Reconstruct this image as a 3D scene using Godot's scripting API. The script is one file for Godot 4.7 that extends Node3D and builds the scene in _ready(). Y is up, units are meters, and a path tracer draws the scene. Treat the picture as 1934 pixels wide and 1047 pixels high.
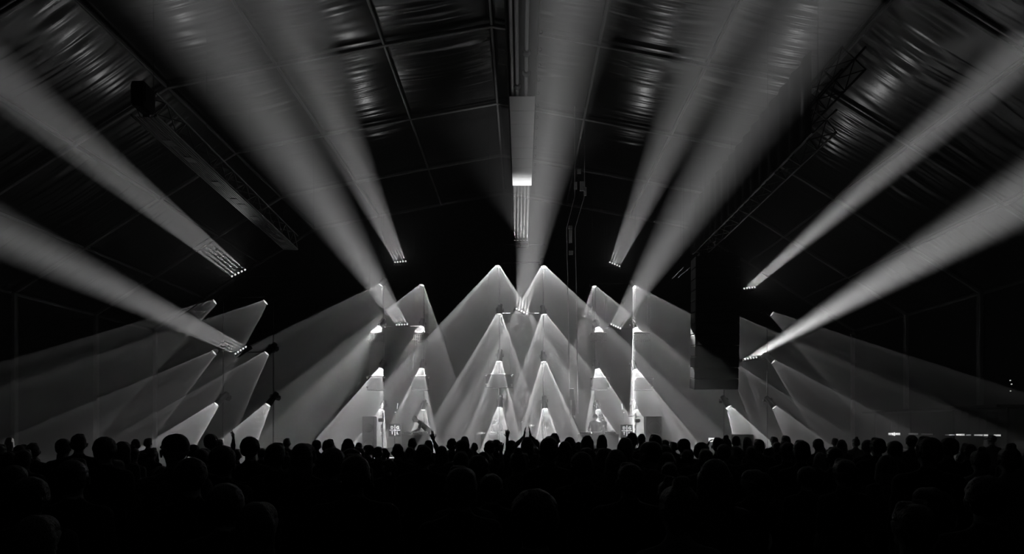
extends Node3D
# A night concert in a large festival tent: light towers in haze, the crowd in front of them.
# World: camera above the crowd at (0, EYE, 0), stage towards -Z, x to the right, metres.

const F := 1400.0            # focal length in pixels of the 1934 x 1047 frame
const VX := 985.0            # where the hall's long axis vanishes
const VY := 810.0
const EYE := 1.9
const STEP := 1.7            # height between two lamps on a tower
const HALL := -0.85          # x of the tent's ridge
const DECK := 0.85           # height of the stage

var mats := {}
var taken := {}
var rng := RandomNumberGenerator.new()

# ---------------------------------------------------------------- helpers
func at(px: float, py: float, depth: float) -> Vector3:
	return Vector3((px - VX) * depth / F, EYE - (py - VY) * depth / F, -depth)

func numbered(called: String) -> String:
	if not taken.has(called):
		taken[called] = 0
		return called
	taken[called] += 1
	return "%s_%03d" % [called, taken[called]]

func tag(o: Node, label: String, category: String, group := "", kind := "") -> Node:
	o.set_meta("label", label)
	if category != "":
		o.set_meta("category", category)
	if group != "":
		o.set_meta("group", group)
	if kind != "":
		o.set_meta("kind", kind)
	return o

func thing(called: String, label: String, category: String, where := Vector3.ZERO, group := "", turn := 0.0) -> Node3D:
	var o := Node3D.new()
	o.name = numbered(called)
	add_child(o, true)
	o.position = where
	o.rotation.y = turn
	tag(o, label, category, group)
	return o

func setting(called: String, label: String, category := "structure") -> Node3D:
	var o := Node3D.new()
	o.name = called
	add_child(o, true)
	tag(o, label, category, "", "structure")
	return o

func put(called: String, mesh: Mesh, m: Material, parent: Node, where := Vector3.ZERO, b := Basis.IDENTITY) -> MeshInstance3D:
	var o := MeshInstance3D.new()
	o.name = called
	o.mesh = mesh
	o.material_override = m
	o.cast_shadow = GeometryInstance3D.SHADOW_CASTING_SETTING_ON
	parent.add_child(o, true)
	o.transform = Transform3D(b, where)
	return o

func mat(key: String, color: Color, rough := 0.7, metal := 0.0, spec := 0.5) -> StandardMaterial3D:
	if not mats.has(key):
		var m := StandardMaterial3D.new()
		m.resource_name = key
		m.albedo_color = color
		m.roughness = rough
		m.metallic = metal
		m.metallic_specular = spec
		mats[key] = m
	return mats[key]

func glow(key: String, energy: float) -> StandardMaterial3D:
	if not mats.has(key):
		var m := StandardMaterial3D.new()
		m.resource_name = key
		m.albedo_color = Color(0.9, 0.9, 0.9)
		m.emission_enabled = true
		m.emission = Color(1, 1, 1)
		m.emission_energy_multiplier = energy
		mats[key] = m
	return mats[key]

func grainy(key: String, dark: Color, light: Color, freq: float, scale: float, rough: float, spec := 0.5, bump := 0.0, metal := 0.0) -> StandardMaterial3D:
	if mats.has(key):
		return mats[key]
	var n := FastNoiseLite.new()
	n.seed = key.hash() % 1000
	n.frequency = freq
	n.fractal_octaves = 5
	var r := Gradient.new()
	r.set_color(0, dark)
	r.set_color(1, light)
	var t := NoiseTexture2D.new()
	t.width = 256
	t.height = 256
	t.seamless = true
	t.noise = n
	t.color_ramp = r
	var m := StandardMaterial3D.new()
	m.resource_name = key
	m.albedo_texture = t
	m.roughness = rough
	m.metallic = metal
	m.metallic_specular = spec
	m.uv1_triplanar = true
	m.uv1_world_triplanar = true
	m.uv1_scale = Vector3.ONE * scale
	if bump > 0.0:
		m.heightmap_enabled = true
		m.heightmap_texture = t
		m.heightmap_scale = bump
	mats[key] = m
	return m

func st_new() -> SurfaceTool:
	var st := SurfaceTool.new()
	st.begin(Mesh.PRIMITIVE_TRIANGLES)
	return st

func tri(st: SurfaceTool, a: Vector3, b: Vector3, c: Vector3) -> void:
	st.add_vertex(a)
	st.add_vertex(b)
	st.add_vertex(c)

func quad(st: SurfaceTool, a: Vector3, b: Vector3, c: Vector3, d: Vector3) -> void:
	tri(st, a, b, c)
	tri(st, a, c, d)

func add_prim(st: SurfaceTool, p: PrimitiveMesh, t: Transform3D) -> void:
	st.append_from(p, 0, t)

# a box with chamfered edges
func cbox(st: SurfaceTool, size: Vector3, t := Transform3D.IDENTITY, bevel := 0.012) -> void:
	var h := size * 0.5
	var k: float = min(bevel, min(h.x, min(h.y, h.z)) * 0.45)
	var poly := [Vector2(-h.x + k, -h.y), Vector2(h.x - k, -h.y), Vector2(h.x, -h.y + k), Vector2(h.x, h.y - k), Vector2(h.x - k, h.y), Vector2(-h.x + k, h.y), Vector2(-h.x, h.y - k), Vector2(-h.x, -h.y + k)]
	var rings := []
	for z in [[-h.z, 1.0], [-h.z + k, 0.0], [h.z - k, 0.0], [h.z, 1.0]]:
		var ring := []
		for p: Vector2 in poly:
			var q := Vector3(p.x - signf(p.x) * k * z[1], p.y - signf(p.y) * k * z[1], z[0])
			ring.append(t * q)
		rings.append(ring)
	st.set_smooth_group(-1)
	for r in 3:
		for i in 8:
			var j := (i + 1) % 8
			quad(st, rings[r][i], rings[r][j], rings[r + 1][j], rings[r + 1][i])
	for i in range(1, 7):
		tri(st, rings[0][0], rings[0][i + 1], rings[0][i])
		tri(st, rings[3][0], rings[3][i], rings[3][i + 1])

func box_mesh(size: Vector3, bevel := 0.012) -> ArrayMesh:
	var st := st_new()
	cbox(st, size, Transform3D.IDENTITY, bevel)
	st.generate_normals()
	return st.commit()

func axes_to(dir: Vector3) -> Basis:      # y along dir
	var y := dir.normalized()
	var side := Vector3.UP if absf(y.y) < 0.9 else Vector3.RIGHT
	var x := side.cross(y).normalized()
	return Basis(x, y, x.cross(y).normalized())

func look_basis(dir: Vector3, up := Vector3.UP) -> Basis:    # -z along dir
	var z := -dir.normalized()
	var u := up if absf(z.dot(up)) < 0.99 else Vector3.BACK
	var x := u.cross(z).normalized()
	return Basis(x, z.cross(x).normalized(), z)

func tube(st: SurfaceTool, a: Vector3, b: Vector3, ra: float, rb := -1.0, sides := 8, caps := true) -> void:
	if rb < 0.0:
		rb = ra
	var m := axes_to(b - a)
	st.set_smooth_group(1)
	for i in sides:
		var t0 := TAU * i / sides
		var t1 := TAU * (i + 1) / sides
		var d0 := m.x * cos(t0) + m.z * sin(t0)
		var d1 := m.x * cos(t1) + m.z * sin(t1)
		quad(st, a + d0 * ra, b + d0 * rb, b + d1 * rb, a + d1 * ra)
	if caps:
		st.set_smooth_group(-1)
		for i in sides:
			var t0 := TAU * i / sides
			var t1 := TAU * (i + 1) / sides
			var d0 := m.x * cos(t0) + m.z * sin(t0)
			var d1 := m.x * cos(t1) + m.z * sin(t1)
			tri(st, a, a + d0 * ra, a + d1 * ra)
			tri(st, b, b + d1 * rb, b + d0 * rb)

func done(st: SurfaceTool) -> ArrayMesh:
	st.generate_normals()
	return st.commit()

# lathe round +z: profile of (radius, z)
func lathe(profile: Array, sides := 20) -> ArrayMesh:
	var st := st_new()
	st.set_smooth_group(-1)
	for k in profile.size() - 1:
		var p: Vector2 = profile[k]
		var q: Vector2 = profile[k + 1]
		for i in sides:
			var a := TAU * i / sides
			var b := TAU * (i + 1) / sides
			var p0 := Vector3(cos(a) * p.x, sin(a) * p.x, p.y)
			var p1 := Vector3(cos(b) * p.x, sin(b) * p.x, p.y)
			var q0 := Vector3(cos(a) * q.x, sin(a) * q.x, q.y)
			var q1 := Vector3(cos(b) * q.x, sin(b) * q.x, q.y)
			if p.x > 1e-5:
				tri(st, p0, q0, p1)
			if q.x > 1e-5:
				tri(st, p1, q0, q1)
	return done(st)

# ---------------------------------------------------------------- the whole scene
func _ready() -> void:
	rng.seed = 20
	# camera: level, the lens shifted up
	var cam := Camera3D.new()
	cam.name = "camera"
	cam.projection = Camera3D.PROJECTION_FRUSTUM
	cam.keep_aspect = Camera3D.KEEP_HEIGHT
	cam.near = 0.1
	cam.far = 200.0
	cam.size = 1047.0 / F * 0.1
	cam.frustum_offset = Vector2((967.0 - VX) / F * 0.1, (VY - 523.5) / F * 0.1)
	cam.position = Vector3(0, EYE, 0)
	add_child(cam)
	cam.current = true
	# night: nothing outside the tent lights it
	var env := Environment.new()
	env.background_mode = Environment.BG_COLOR
	env.background_color = Color(0, 0, 0)
	env.tonemap_mode = Environment.TONE_MAPPER_LINEAR
	env.tonemap_exposure = 2.0
	env.sdfgi_enabled = true
	env.ssao_enabled = true
	env.ssil_enabled = true
	env.volumetric_fog_enabled = true
	env.volumetric_fog_density = 0.0
	var we := WorldEnvironment.new()
	we.name = "world_environment"
	we.environment = env
	add_child(we)
	build_haze()
	build_tent()
	build_towers()
	build_rigging()
	build_front_beams()
	build_crowd()
	build_stage()
	build_bar()

# ---------------------------------------------------------------- haze
# smoke lies round the stage and ends over the front of the crowd
func build_haze() -> void:
	var f := FogVolume.new()
	f.name = "stage_smoke"
	f.shape = RenderingServer.FOG_VOLUME_SHAPE_ELLIPSOID
	f.size = Vector3(54.0, 26.0, 44.0)
	f.position = Vector3(HALL, 2.0, -30.0)
	var m := FogMaterial.new()
	m.resource_name = "stage_smoke"
	m.albedo = Color(1, 1, 1)
	m.density = 0.017
	f.material = m
	add_child(f)
	tag(f, "thin grey smoke hanging round the stage and drifting over the crowd", "smoke", "", "stuff")

# ---------------------------------------------------------------- tent
# half of the cross-section, from the ridge outwards: (distance from the ridge line, height)
const PROFILE := [Vector2(0.0, 13.35), Vector2(3.05, 12.8), Vector2(6.1, 12.22), Vector2(9.2, 11.6), Vector2(11.85, 9.95), Vector2(14.5, 8.25), Vector2(17.0, 6.65)]
const FRAMES := [6.0, 1.0, -4.0, -11.0, -16.0, -21.0, -26.0, -31.0, -36.0]

# a sheet of roof membrane one bay deep and one purlin gap wide; its wrinkles run from purlin to purlin
func membrane(width: float, depth: float, variant: int) -> ArrayMesh:
	var n := FastNoiseLite.new()
	n.seed = 40 + variant
	n.frequency = 1.0
	n.fractal_octaves = 3
	var nx := 10
	var nz := 110
	var st := st_new()
	st.set_smooth_group(1)
	var grid := []
	for j in nz + 1:
		var row := []
		for i in nx + 1:
			var u := float(i) / nx
			var v := float(j) / nz
			var x := u * width
			var z := v * depth
			var edge: float = min(1.0, min(v, 1.0 - v) * 12.0) * min(1.0, min(u, 1.0 - u) * 6.0)
			var slack: float = clampf(0.5 + 0.9 * n.get_noise_2d(x * 0.25 + 7.0, z * 0.35), 0.05, 1.0)
			var y := edge * (0.042 * slack * n.get_noise_2d(x * 0.16 + 31.0, z * 3.6) + 0.03 * n.get_noise_2d(x * 0.2, z * 0.7))
			y -= 0.10 * sin(PI * v) * sin(PI * u)
			row.append(Vector3(x, y, -z))
		grid.append(row)
	for j in nz:
		for i in nx:
			quad(st, grid[j][i], grid[j][i + 1], grid[j + 1][i + 1], grid[j + 1][i])
	st.index()
	return done(st)

func build_tent() -> void:
	var cloth := grainy("roof_membrane", Color(0.09, 0.09, 0.09), Color(0.14, 0.14, 0.14), 0.02, 0.4, 0.25, 0.6)
	var alu := grainy("frame_aluminium", Color(0.30, 0.30, 0.30), Color(0.40, 0.40, 0.40), 0.05, 1.5, 0.45, 0.5)
	var roof := setting("ceiling", "dark wrinkled tent roof in panels between pale rafters and purlins")
	var shapes := {}
	for side in [-1, 1]:
		for k in PROFILE.size() - 1:
			var a: Vector2 = PROFILE[k]
			var b: Vector2 = PROFILE[k + 1]
			var wide := a.distance_to(b)
			var slope := atan2(b.y - a.y, b.x - a.x)
			for f in FRAMES.size() - 1:
				var deep: float = FRAMES[f] - FRAMES[f + 1]
				var key := "%d_%d_%d" % [int(wide * 10), int(deep * 10), (f * 3 + k * 5 + side + 1) % 4]
				if not shapes.has(key):
					shapes[key] = membrane(wide, deep, (f * 3 + k * 5 + side + 1) % 4)
				var t := Basis(Vector3.UP, 0.0)
				if side < 0:
					t = Basis(Vector3(-cos(slope), sin(slope), 0), Vector3(sin(slope), cos(slope), 0), Vector3(0, 0, 1))
				else:
					t = Basis(Vector3(cos(slope), sin(slope), 0), Vector3(-sin(slope), cos(slope), 0), Vector3(0, 0, 1))
				put("roof_panel", shapes[key], cloth, roof, Vector3(HALL + side * a.x, a.y + 0.10, FRAMES[f]), t)
			# the rafter under this strip, one length for each frame, and the purlin on its lower edge
			for f in FRAMES.size():
				var st := st_new()
				var mid := Vector3(HALL + side * (a.x + b.x) * 0.5, (a.y + b.y) * 0.5 - 0.02, FRAMES[f])
				var run := Vector3(side * (b.x - a.x), b.y - a.y, 0)
				cbox(st, Vector3(0.12, run.length() + 0.05, 0.10), Transform3D(axes_to(run), Vector3.ZERO), 0.015)
				put("rafter", done(st), alu, roof, mid)
	var prof := box_mesh(Vector3(0.07, 0.09, 4.9), 0.012)
	var prof7 := box_mesh(Vector3(0.07, 0.09, 6.9), 0.012)
	for f in FRAMES.size() - 1:
		for k in PROFILE.size():
			for side in ([1] if k == 0 else [-1, 1]):
				var p: Vector2 = PROFILE[k]
				put("purlin", prof if FRAMES[f] - FRAMES[f + 1] < 6.0 else prof7, alu, roof, Vector3(HALL + side * p.x, p.y - 0.01, (FRAMES[f] + FRAMES[f + 1]) * 0.5))
	# walls, gables and floor with thickness
	var canvas := grainy("wall_canvas", Color(0.04, 0.04, 0.04), Color(0.06, 0.06, 0.06), 0.03, 0.5, 0.8, 0.3)
	var eave: Vector2 = PROFILE[PROFILE.size() - 1]
	for side in [-1, 1]:
		var w := setting("wall_left" if side < 0 else "wall_right", "black canvas side wall of the tent " + ("beside the left light tower" if side < 0 else "behind the lit bar"), "wall")
		for f in FRAMES.size() - 1:
			var deep: float = FRAMES[f] - FRAMES[f + 1]
			put("wall_panel", box_mesh(Vector3(0.06, eave.y + 0.15, deep - 0.02), 0.01), canvas, w, Vector3(HALL + side * (eave.x + 0.05), (eave.y + 0.15) * 0.5, (FRAMES[f] + FRAMES[f + 1]) * 0.5))
			put("wall_post", box_mesh(Vector3(0.16, eave.y, 0.2), 0.02), alu, w, Vector3(HALL + side * (eave.x - 0.08), eave.y * 0.5, FRAMES[f + 1] + 0.02))
	for e in [["wall_back", -36.08, "black cloth gable closing the tent behind the stage"], ["wall_front", 6.08, "black gable wall closing the tent behind the crowd"]]:
		var w := setting(e[0], e[2], "wall")
		var st := st_new()
		var outline := []
		for k in range(PROFILE.size() - 1, -1, -1):
			outline.append(Vector2(HALL - PROFILE[k].x, PROFILE[k].y + 0.1))
		for k in range(1, PROFILE.size()):
			outline.append(Vector2(HALL + PROFILE[k].x, PROFILE[k].y + 0.1))
		st.set_smooth_group(-1)
		for zz in [-0.04, 0.04]:
			for k in outline.size() - 1:
				var p: Vector2 = outline[k]
				var q: Vector2 = outline[k + 1]
				quad(st, Vector3(p.x, 0, zz), Vector3(p.x, p.y, zz), Vector3(q.x, q.y, zz), Vector3(q.x, 0, zz))
		put("gable_cloth", done(st), canvas, w, Vector3(0, 0, e[1]))
	var ground := grainy("floor_concrete", Color(0.10, 0.10, 0.10), Color(0.20, 0.20, 0.20), 0.03, 0.35, 0.75, 0.4)
	var fl := put("floor", box_mesh(Vector3(34.4, 0.3, 42.4), 0.01), ground, self, Vector3(HALL, -0.15, -15.0))
	tag(fl, "dark concrete floor under the standing crowd", "floor", "", "structure")

# ---------------------------------------------------------------- light towers
# each tower: depth, two columns of ring-beam lamps, two bars of five beam lamps
# ring lamps: column, apex pixel, left edge (dx, dy), right edge (dx, dy)
const TOWERS := [
	{"called": "light tower beside the slatted walkway truss", "step": 97.0, "lamps": [
		[408, 569, -440, 130, -330, 375, 0.065], [407, 665, -440, 185, -290, 390, 0.075], [411, 762, -227, 138, -97, 173, 0.4],
		[503, 570, -298, 97, -108, 202, 0.09], [505, 666, -395, 220, -155, 370, 0.10], [508, 763, -175, 140, -60, 170, 0.4]],
		"bars": [[438, 522, 463, 510, 100, 232, 16.5, 1.0], [444, 668, 465, 656, 0, 440, 16.0, 0.8]]},
	{"called": "light tower behind the capped player", "step": 77.5, "lamps": [
		[720, 538, -210, 100, -25, 400, 0.26], [718, 616, -60, 50, -4, 60, 2.2], [720, 695, -53, 60, 3, 60, 1.6], [722, 773, -38, 48, 5, 60, 0.7],
		[797, 538, -410, 310, 165, 460, 0.5, 24.0], [796, 616, -48, 57, 20, 57, 2.2], [797, 695, -33, 60, 14, 60, 1.3], [800, 773, -57, 120, 22, 95, 0.7]],
		"bars": [[746, 495.5, 766, 493.6, 590, 140, 17.5, 1.0], [749, 614, 769, 613, 500, 210, 15.5, 1.0]]},
	{"called": "centre light tower", "step": 88.0, "lamps": [
		[940, 502, -160, 167, 95, 142, 0.8, 26.0], [943, 592, -163, 265, 177, 485, 0.6], [943, 681, -160, 375, 100, 375, 0.9], [944, 768, -27, 68, 25, 105, 0.7],
		[1026, 503, -180, 305, 210, 195, 0.8, 26.0], [1027, 593, -156, 422, 334, 402, 0.6], [1027, 682, -28, 90, 179, 380, 0.7], [1029, 770, -29, 130, 47, 125, 0.8]],
		"bars": [[973, 451, 994.5, 460, 987, 226, 27.1, 2.2, 9.0], [975.5, 583, 995, 593, 1050, 150, 14.5, 1.0]]},
	{"called": "light tower behind the two players", "step": 77.5, "lamps": [
		[1122, 541, -93, 268, 187, 150, 0.6, 32.0], [1128, 618, -18, 68, 60, 68, 2.2], [1128, 696, -25, 125, 78, 118, 1.6], [1129, 773, -12, 58, 42, 60, 0.7],
		[1198, 542, -5, 500, 523, 265, 0.45, 40.0], [1199, 619, -3, 65, 77, 65, 2.2], [1199, 697, -4, 125, 102, 122, 1.6], [1200, 773, -3, 60, 40, 58, 0.7]],
		"bars": [[1152, 495.5, 1170, 503, 1325, 130, 17.5, 1.0], [1154.5, 613, 1171.7, 620.5, 1440, 170, 15.5, 1.0]]},
	{"called": "light tower behind the loudspeaker column", "step": 88.0, "lamps": [
		[1375, 593, 163, 497, 780, 330, 0.10], [1376, 682, 163, 420, 558, 352, 0.11], [1375, 767, 33, 145, 178, 160, 0.6],
		[1456, 592, 502, 590, 702, 225, 0.07], [1459, 682, 225, 390, 685, 355, 0.085], [1461, 768, 58, 140, 223, 160, 0.18]],
		"bars": [[1405, 546, 1426, 542, 1820, 195, 16.5, 1.3], [1407, 679, 1429, 675, 1934, 370, 14.0, 1.6]]},
]
const TILT := 16.0      # the lamps lean this much out over the crowd, degrees
const GLASS := 0.085    # radius of a ring lamp's front

# direction and half angle of a cone that leans out by TILT and whose outline runs along two edges seen from the camera
func cone_axis(apex: Vector3, px: float, py: float, e: Array, depth: float) -> Array:
	var tilt := deg_to_rad(e[7] if e.size() > 7 else TILT)
	var eye := Vector3(0, EYE, 0)
	var u := apex - eye
	var l := at(px + e[2] * 0.3, py + e[3] * 0.3, depth) - eye
	var r := at(px + e[4] * 0.3, py + e[5] * 0.3, depth) - eye
	var n1 := u.cross(l).normalized()
	var n2 := r.cross(u).normalized()
	if n1.dot(r - u) < 0.0:
		n1 = -n1
	if n2.dot(l - u) < 0.0:
		n2 = -n2
	var sum := (n1 + n2).normalized()
	var axis := (sum * cos(tilt) - u.normalized() * sin(tilt)).normalized()
	return [axis, rad_to_deg(asin(axis.dot(n1)))]

var lamp_parts := {}
# an open barrel from behind the focus to the front, with a closed, finned back (+z is backwards), and the inner disc that dims the middle of the beam
func ring_meshes(half_angle: float) -> Dictionary:
	var f: float = GLASS / tan(deg_to_rad(half_angle))
	var rim := GLASS + 0.010
	return {"focus": f,
		"head": lathe([Vector2(0.0, 0.19), Vector2(0.075, 0.19), Vector2(0.088, 0.16), Vector2(0.088, 0.12), Vector2(0.078, 0.115), Vector2(0.078, 0.09), Vector2(0.088, 0.085), Vector2(0.088, 0.02), Vector2(rim + 0.012, -f + 0.04), Vector2(rim + 0.012, -f - 0.006), Vector2(rim, -f - 0.006), Vector2(rim, -f + 0.02), Vector2(0.07, 0.03), Vector2(0.07, 0.06), Vector2(0.0, 0.06)], 20),
		"glass": lathe([Vector2(0.0, 0.0), Vector2(f * tan(deg_to_rad(half_angle * 0.97)), 0.0)], 14)}

func lamp_meshes() -> void:
	var rim := GLASS + 0.008
	# thin blades across the beam
	lamp_parts.blade = box_mesh(Vector3(rim - 0.006, 0.013, 0.003), 0.0005)
	var st := st_new()
	for s in [-1, 1]:
		cbox(st, Vector3(0.025, 0.30, 0.09), Transform3D(Basis.IDENTITY, Vector3(s * 0.125, 0.12, 0)), 0.008)
	cbox(st, Vector3(0.275, 0.03, 0.11), Transform3D(Basis.IDENTITY, Vector3(0, 0.275, 0)), 0.008)
	lamp_parts.yoke = done(st)
	st = st_new()
	cbox(st, Vector3(0.24, 0.14, 0.09), Transform3D(Basis.IDENTITY, Vector3(0, 0, -0.34)), 0.02)
	lamp_parts.base = done(st)
	# beam bar
	st = st_new()
	cbox(st, Vector3(0.54, 0.10, 0.10), Transform3D(Basis.IDENTITY, Vector3(0, 0, 0.065)), 0.015)
	lamp_parts.bar = done(st)
	lamp_parts.bar_lens = lathe([Vector2(0.0, -0.028), Vector2(0.028, -0.016), Vector2(0.037, 0.008)], 8)
	lamp_parts.bar_ring = lathe([Vector2(0.038, 0.02), Vector2(0.046, 0.02), Vector2(0.046, -0.006), Vector2(0.038, -0.006), Vector2(0.038, 0.02)], 18)
	st = st_new()
	for s in [-1, 1]:
		cbox(st, Vector3(0.02, 0.10, 0.20), Transform3D(Basis.IDENTITY, Vector3(s * 0.29, 0, 0.13)), 0.006)
	cbox(st, Vector3(0.60, 0.10, 0.02), Transform3D(Basis.IDENTITY, Vector3(0, 0, 0.23)), 0.006)
	lamp_parts.bracket = done(st)

const RING_ENERGY := 500.0
const BEAM_ENERGY := 345.0
const SPILL_ENERGY := 0.6
const POST := 0.56      # the posts stand this far behind the lamps

func ring_lamp(apex: Vector3, axis: Vector3, half_angle: float, label: String, group: String, power: float, post_z: float) -> void:
	var black := mat("lamp_black", Color(0.025, 0.025, 0.025), 0.8, 0.0, 0.15)
	var own := ring_meshes(half_angle)
	var focus: Vector3 = apex - axis * own.focus * 0.85
	var o := thing("stage_lamp", label, "stage light", focus, group)
	var b := look_basis(axis)
	var head := put("head", own.head, black, o, Vector3.ZERO, b)
	var glass: StandardMaterial3D = mats.get("lamp_front_glass")
	if glass == null:
		glass = StandardMaterial3D.new()
		glass.resource_name = "lamp_front_glass"
		glass.albedo_color = Color(0.8, 0.8, 0.8, 0.985)
		glass.roughness = 0.5
		glass.transparency = BaseMaterial3D.TRANSPARENCY_ALPHA
		glass.emission_enabled = true
		glass.emission = Color(1, 1, 1)
		glass.emission_energy_multiplier = 0.49
		mats["lamp_front_glass"] = glass
	put("front_glass", own.glass, glass, head, Vector3(0, 0, -own.focus))
	for turn in [1.13, 1.52, 3.9] if (focus.x < 0.0) else [2.0, 1.62, 5.5]:
		put("blade", lamp_parts.blade, black, head, Vector3(cos(turn) * GLASS * 0.5, sin(turn) * GLASS * 0.5, -own.focus - 0.002), Basis(Vector3(0, 0, 1), turn))
	var y := Vector3(0, 0, -1)
	var x := axis.cross(y).normalized()
	put("yoke", lamp_parts.yoke, black, o, Vector3.ZERO, Basis(x, y, x.cross(y)))
	put("base", lamp_parts.base, black, o)
	var far: float = (focus.z - 0.385) - (post_z + 0.02)
	put("mount_arm", box_mesh(Vector3(0.07, 0.07, far), 0.008), black, o, Vector3(0, 0, -0.385 - far * 0.5))
	var l := SpotLight3D.new()
	l.name = "lamp_light"
	l.light_energy = RING_ENERGY * power * pow(33.0 / half_angle, 1.3)
	l.light_size = 0.01
	l.spot_range = 60.0
	l.spot_attenuation = 2.0
	l.spot_angle = half_angle
	l.spot_angle_attenuation = 0.0
	l.shadow_enabled = true
	o.add_child(l)
	l.transform = Transform3D(b, Vector3.ZERO)

func beam_bar(a: Vector3, b: Vector3, towards: Vector3, label: String, power: float, post_z: float, halo: float) -> void:
	var black := mat("lamp_black", Color(0.025, 0.025, 0.025), 0.8, 0.0, 0.15)
	var mid := (a + b) * 0.5
	var dir := (towards - mid).normalized()
	var x := (b - a).normalized()
	x = (x - dir * x.dot(dir)).normalized()
	var basis := Basis(x, (-dir).cross(x), -dir)
	var half := (b - a).length() * 0.5
	var o := thing("five_lamp_bar", label, "stage light", mid, "bars of five beam lamps")
	put("housing", lamp_parts.bar, black, o, Vector3.ZERO, basis)
	put("bracket", lamp_parts.bracket, black, o, Vector3.ZERO, basis)
	var st := st_new()
	tube(st, -dir * 0.23, Vector3(0, 0, post_z - mid.z + 0.02), 0.02, -1.0, 8)
	put("mount_arm", done(st), black, o)
	for i in 5:
		var p := basis * Vector3((i - 2) * 0.5 * half, 0, 0)
		var ring := put("lens_ring", lamp_parts.bar_ring, black, o, p, basis)
		put("lamp_lens", lamp_parts.bar_lens, glow("beam_lens_glow", 0.49), ring)
		var l := SpotLight3D.new()
		l.name = "lamp_light"
		l.light_energy = BEAM_ENERGY * power
		l.light_size = 0.02
		l.spot_range = 60.0
		l.spot_attenuation = 2.0
		l.spot_angle = 2.2 if halo > 0.0 else 2.6
		l.spot_angle_attenuation = 0.7
		l.shadow_enabled = true
		o.add_child(l, true)
		var fan := Basis(basis.y, deg_to_rad(-(i - 2) * 0.25))
		l.transform = Transform3D(fan * basis, p + dir * -0.004)
	if halo == 0.0:
		return
	# the wide soft halo that such lenses throw round their beams
	var s := SpotLight3D.new()
	s.name = "halo_light"
	s.light_energy = SPILL_ENERGY * halo
	s.light_size = 0.06
	s.spot_range = 60.0
	s.spot_attenuation = 2.0
	s.spot_angle = 50.0 if halo < 2.0 else 45.0
	s.spot_angle_attenuation = 1.0
	s.shadow_enabled = true
	o.add_child(s)
	s.transform = Transform3D(basis, dir * 0.06)

func build_towers() -> void:
	lamp_meshes()
	for t in TOWERS:
		var depth: float = F * STEP / t.step
		tower_frame(t, depth)
		var per: int = t.lamps.size() / 2
		var posts: Array = ["post nearer the walkway truss", "post nearer the loudspeaker column"]
		for i in t.lamps.size():
			var l: Array = t.lamps[i]
			var p := at(l[0], l[1], depth)
			var cone := cone_axis(p, l[0], l[1], l, depth)
			var rank: String = (["top", "middle", "lowest"] if per == 3 else ["top", "second", "third", "lowest"])[i % per]
			ring_lamp(p, cone[0], cone[1], "%s ring-beam lamp, %s, %s" % [rank, posts[i / per], t.called.replace("light tower", "tower")], "ring-beam lamps of the " + t.called, l[6] if l.size() > 6 else 1.0, -depth - POST)
		for i in 2:
			var b: Array = t.bars[i]
			beam_bar(at(b[0], b[1], depth), at(b[2], b[3], depth), at(b[4], b[5], b[6]), "%s bar of five white beam lamps on the %s" % [["upper", "lower"][i], t.called], b[7] if b.size() > 7 else 1.0, -depth - POST, 0.0 if i else (b[8] if b.size() > 8 else 1.0))

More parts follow.
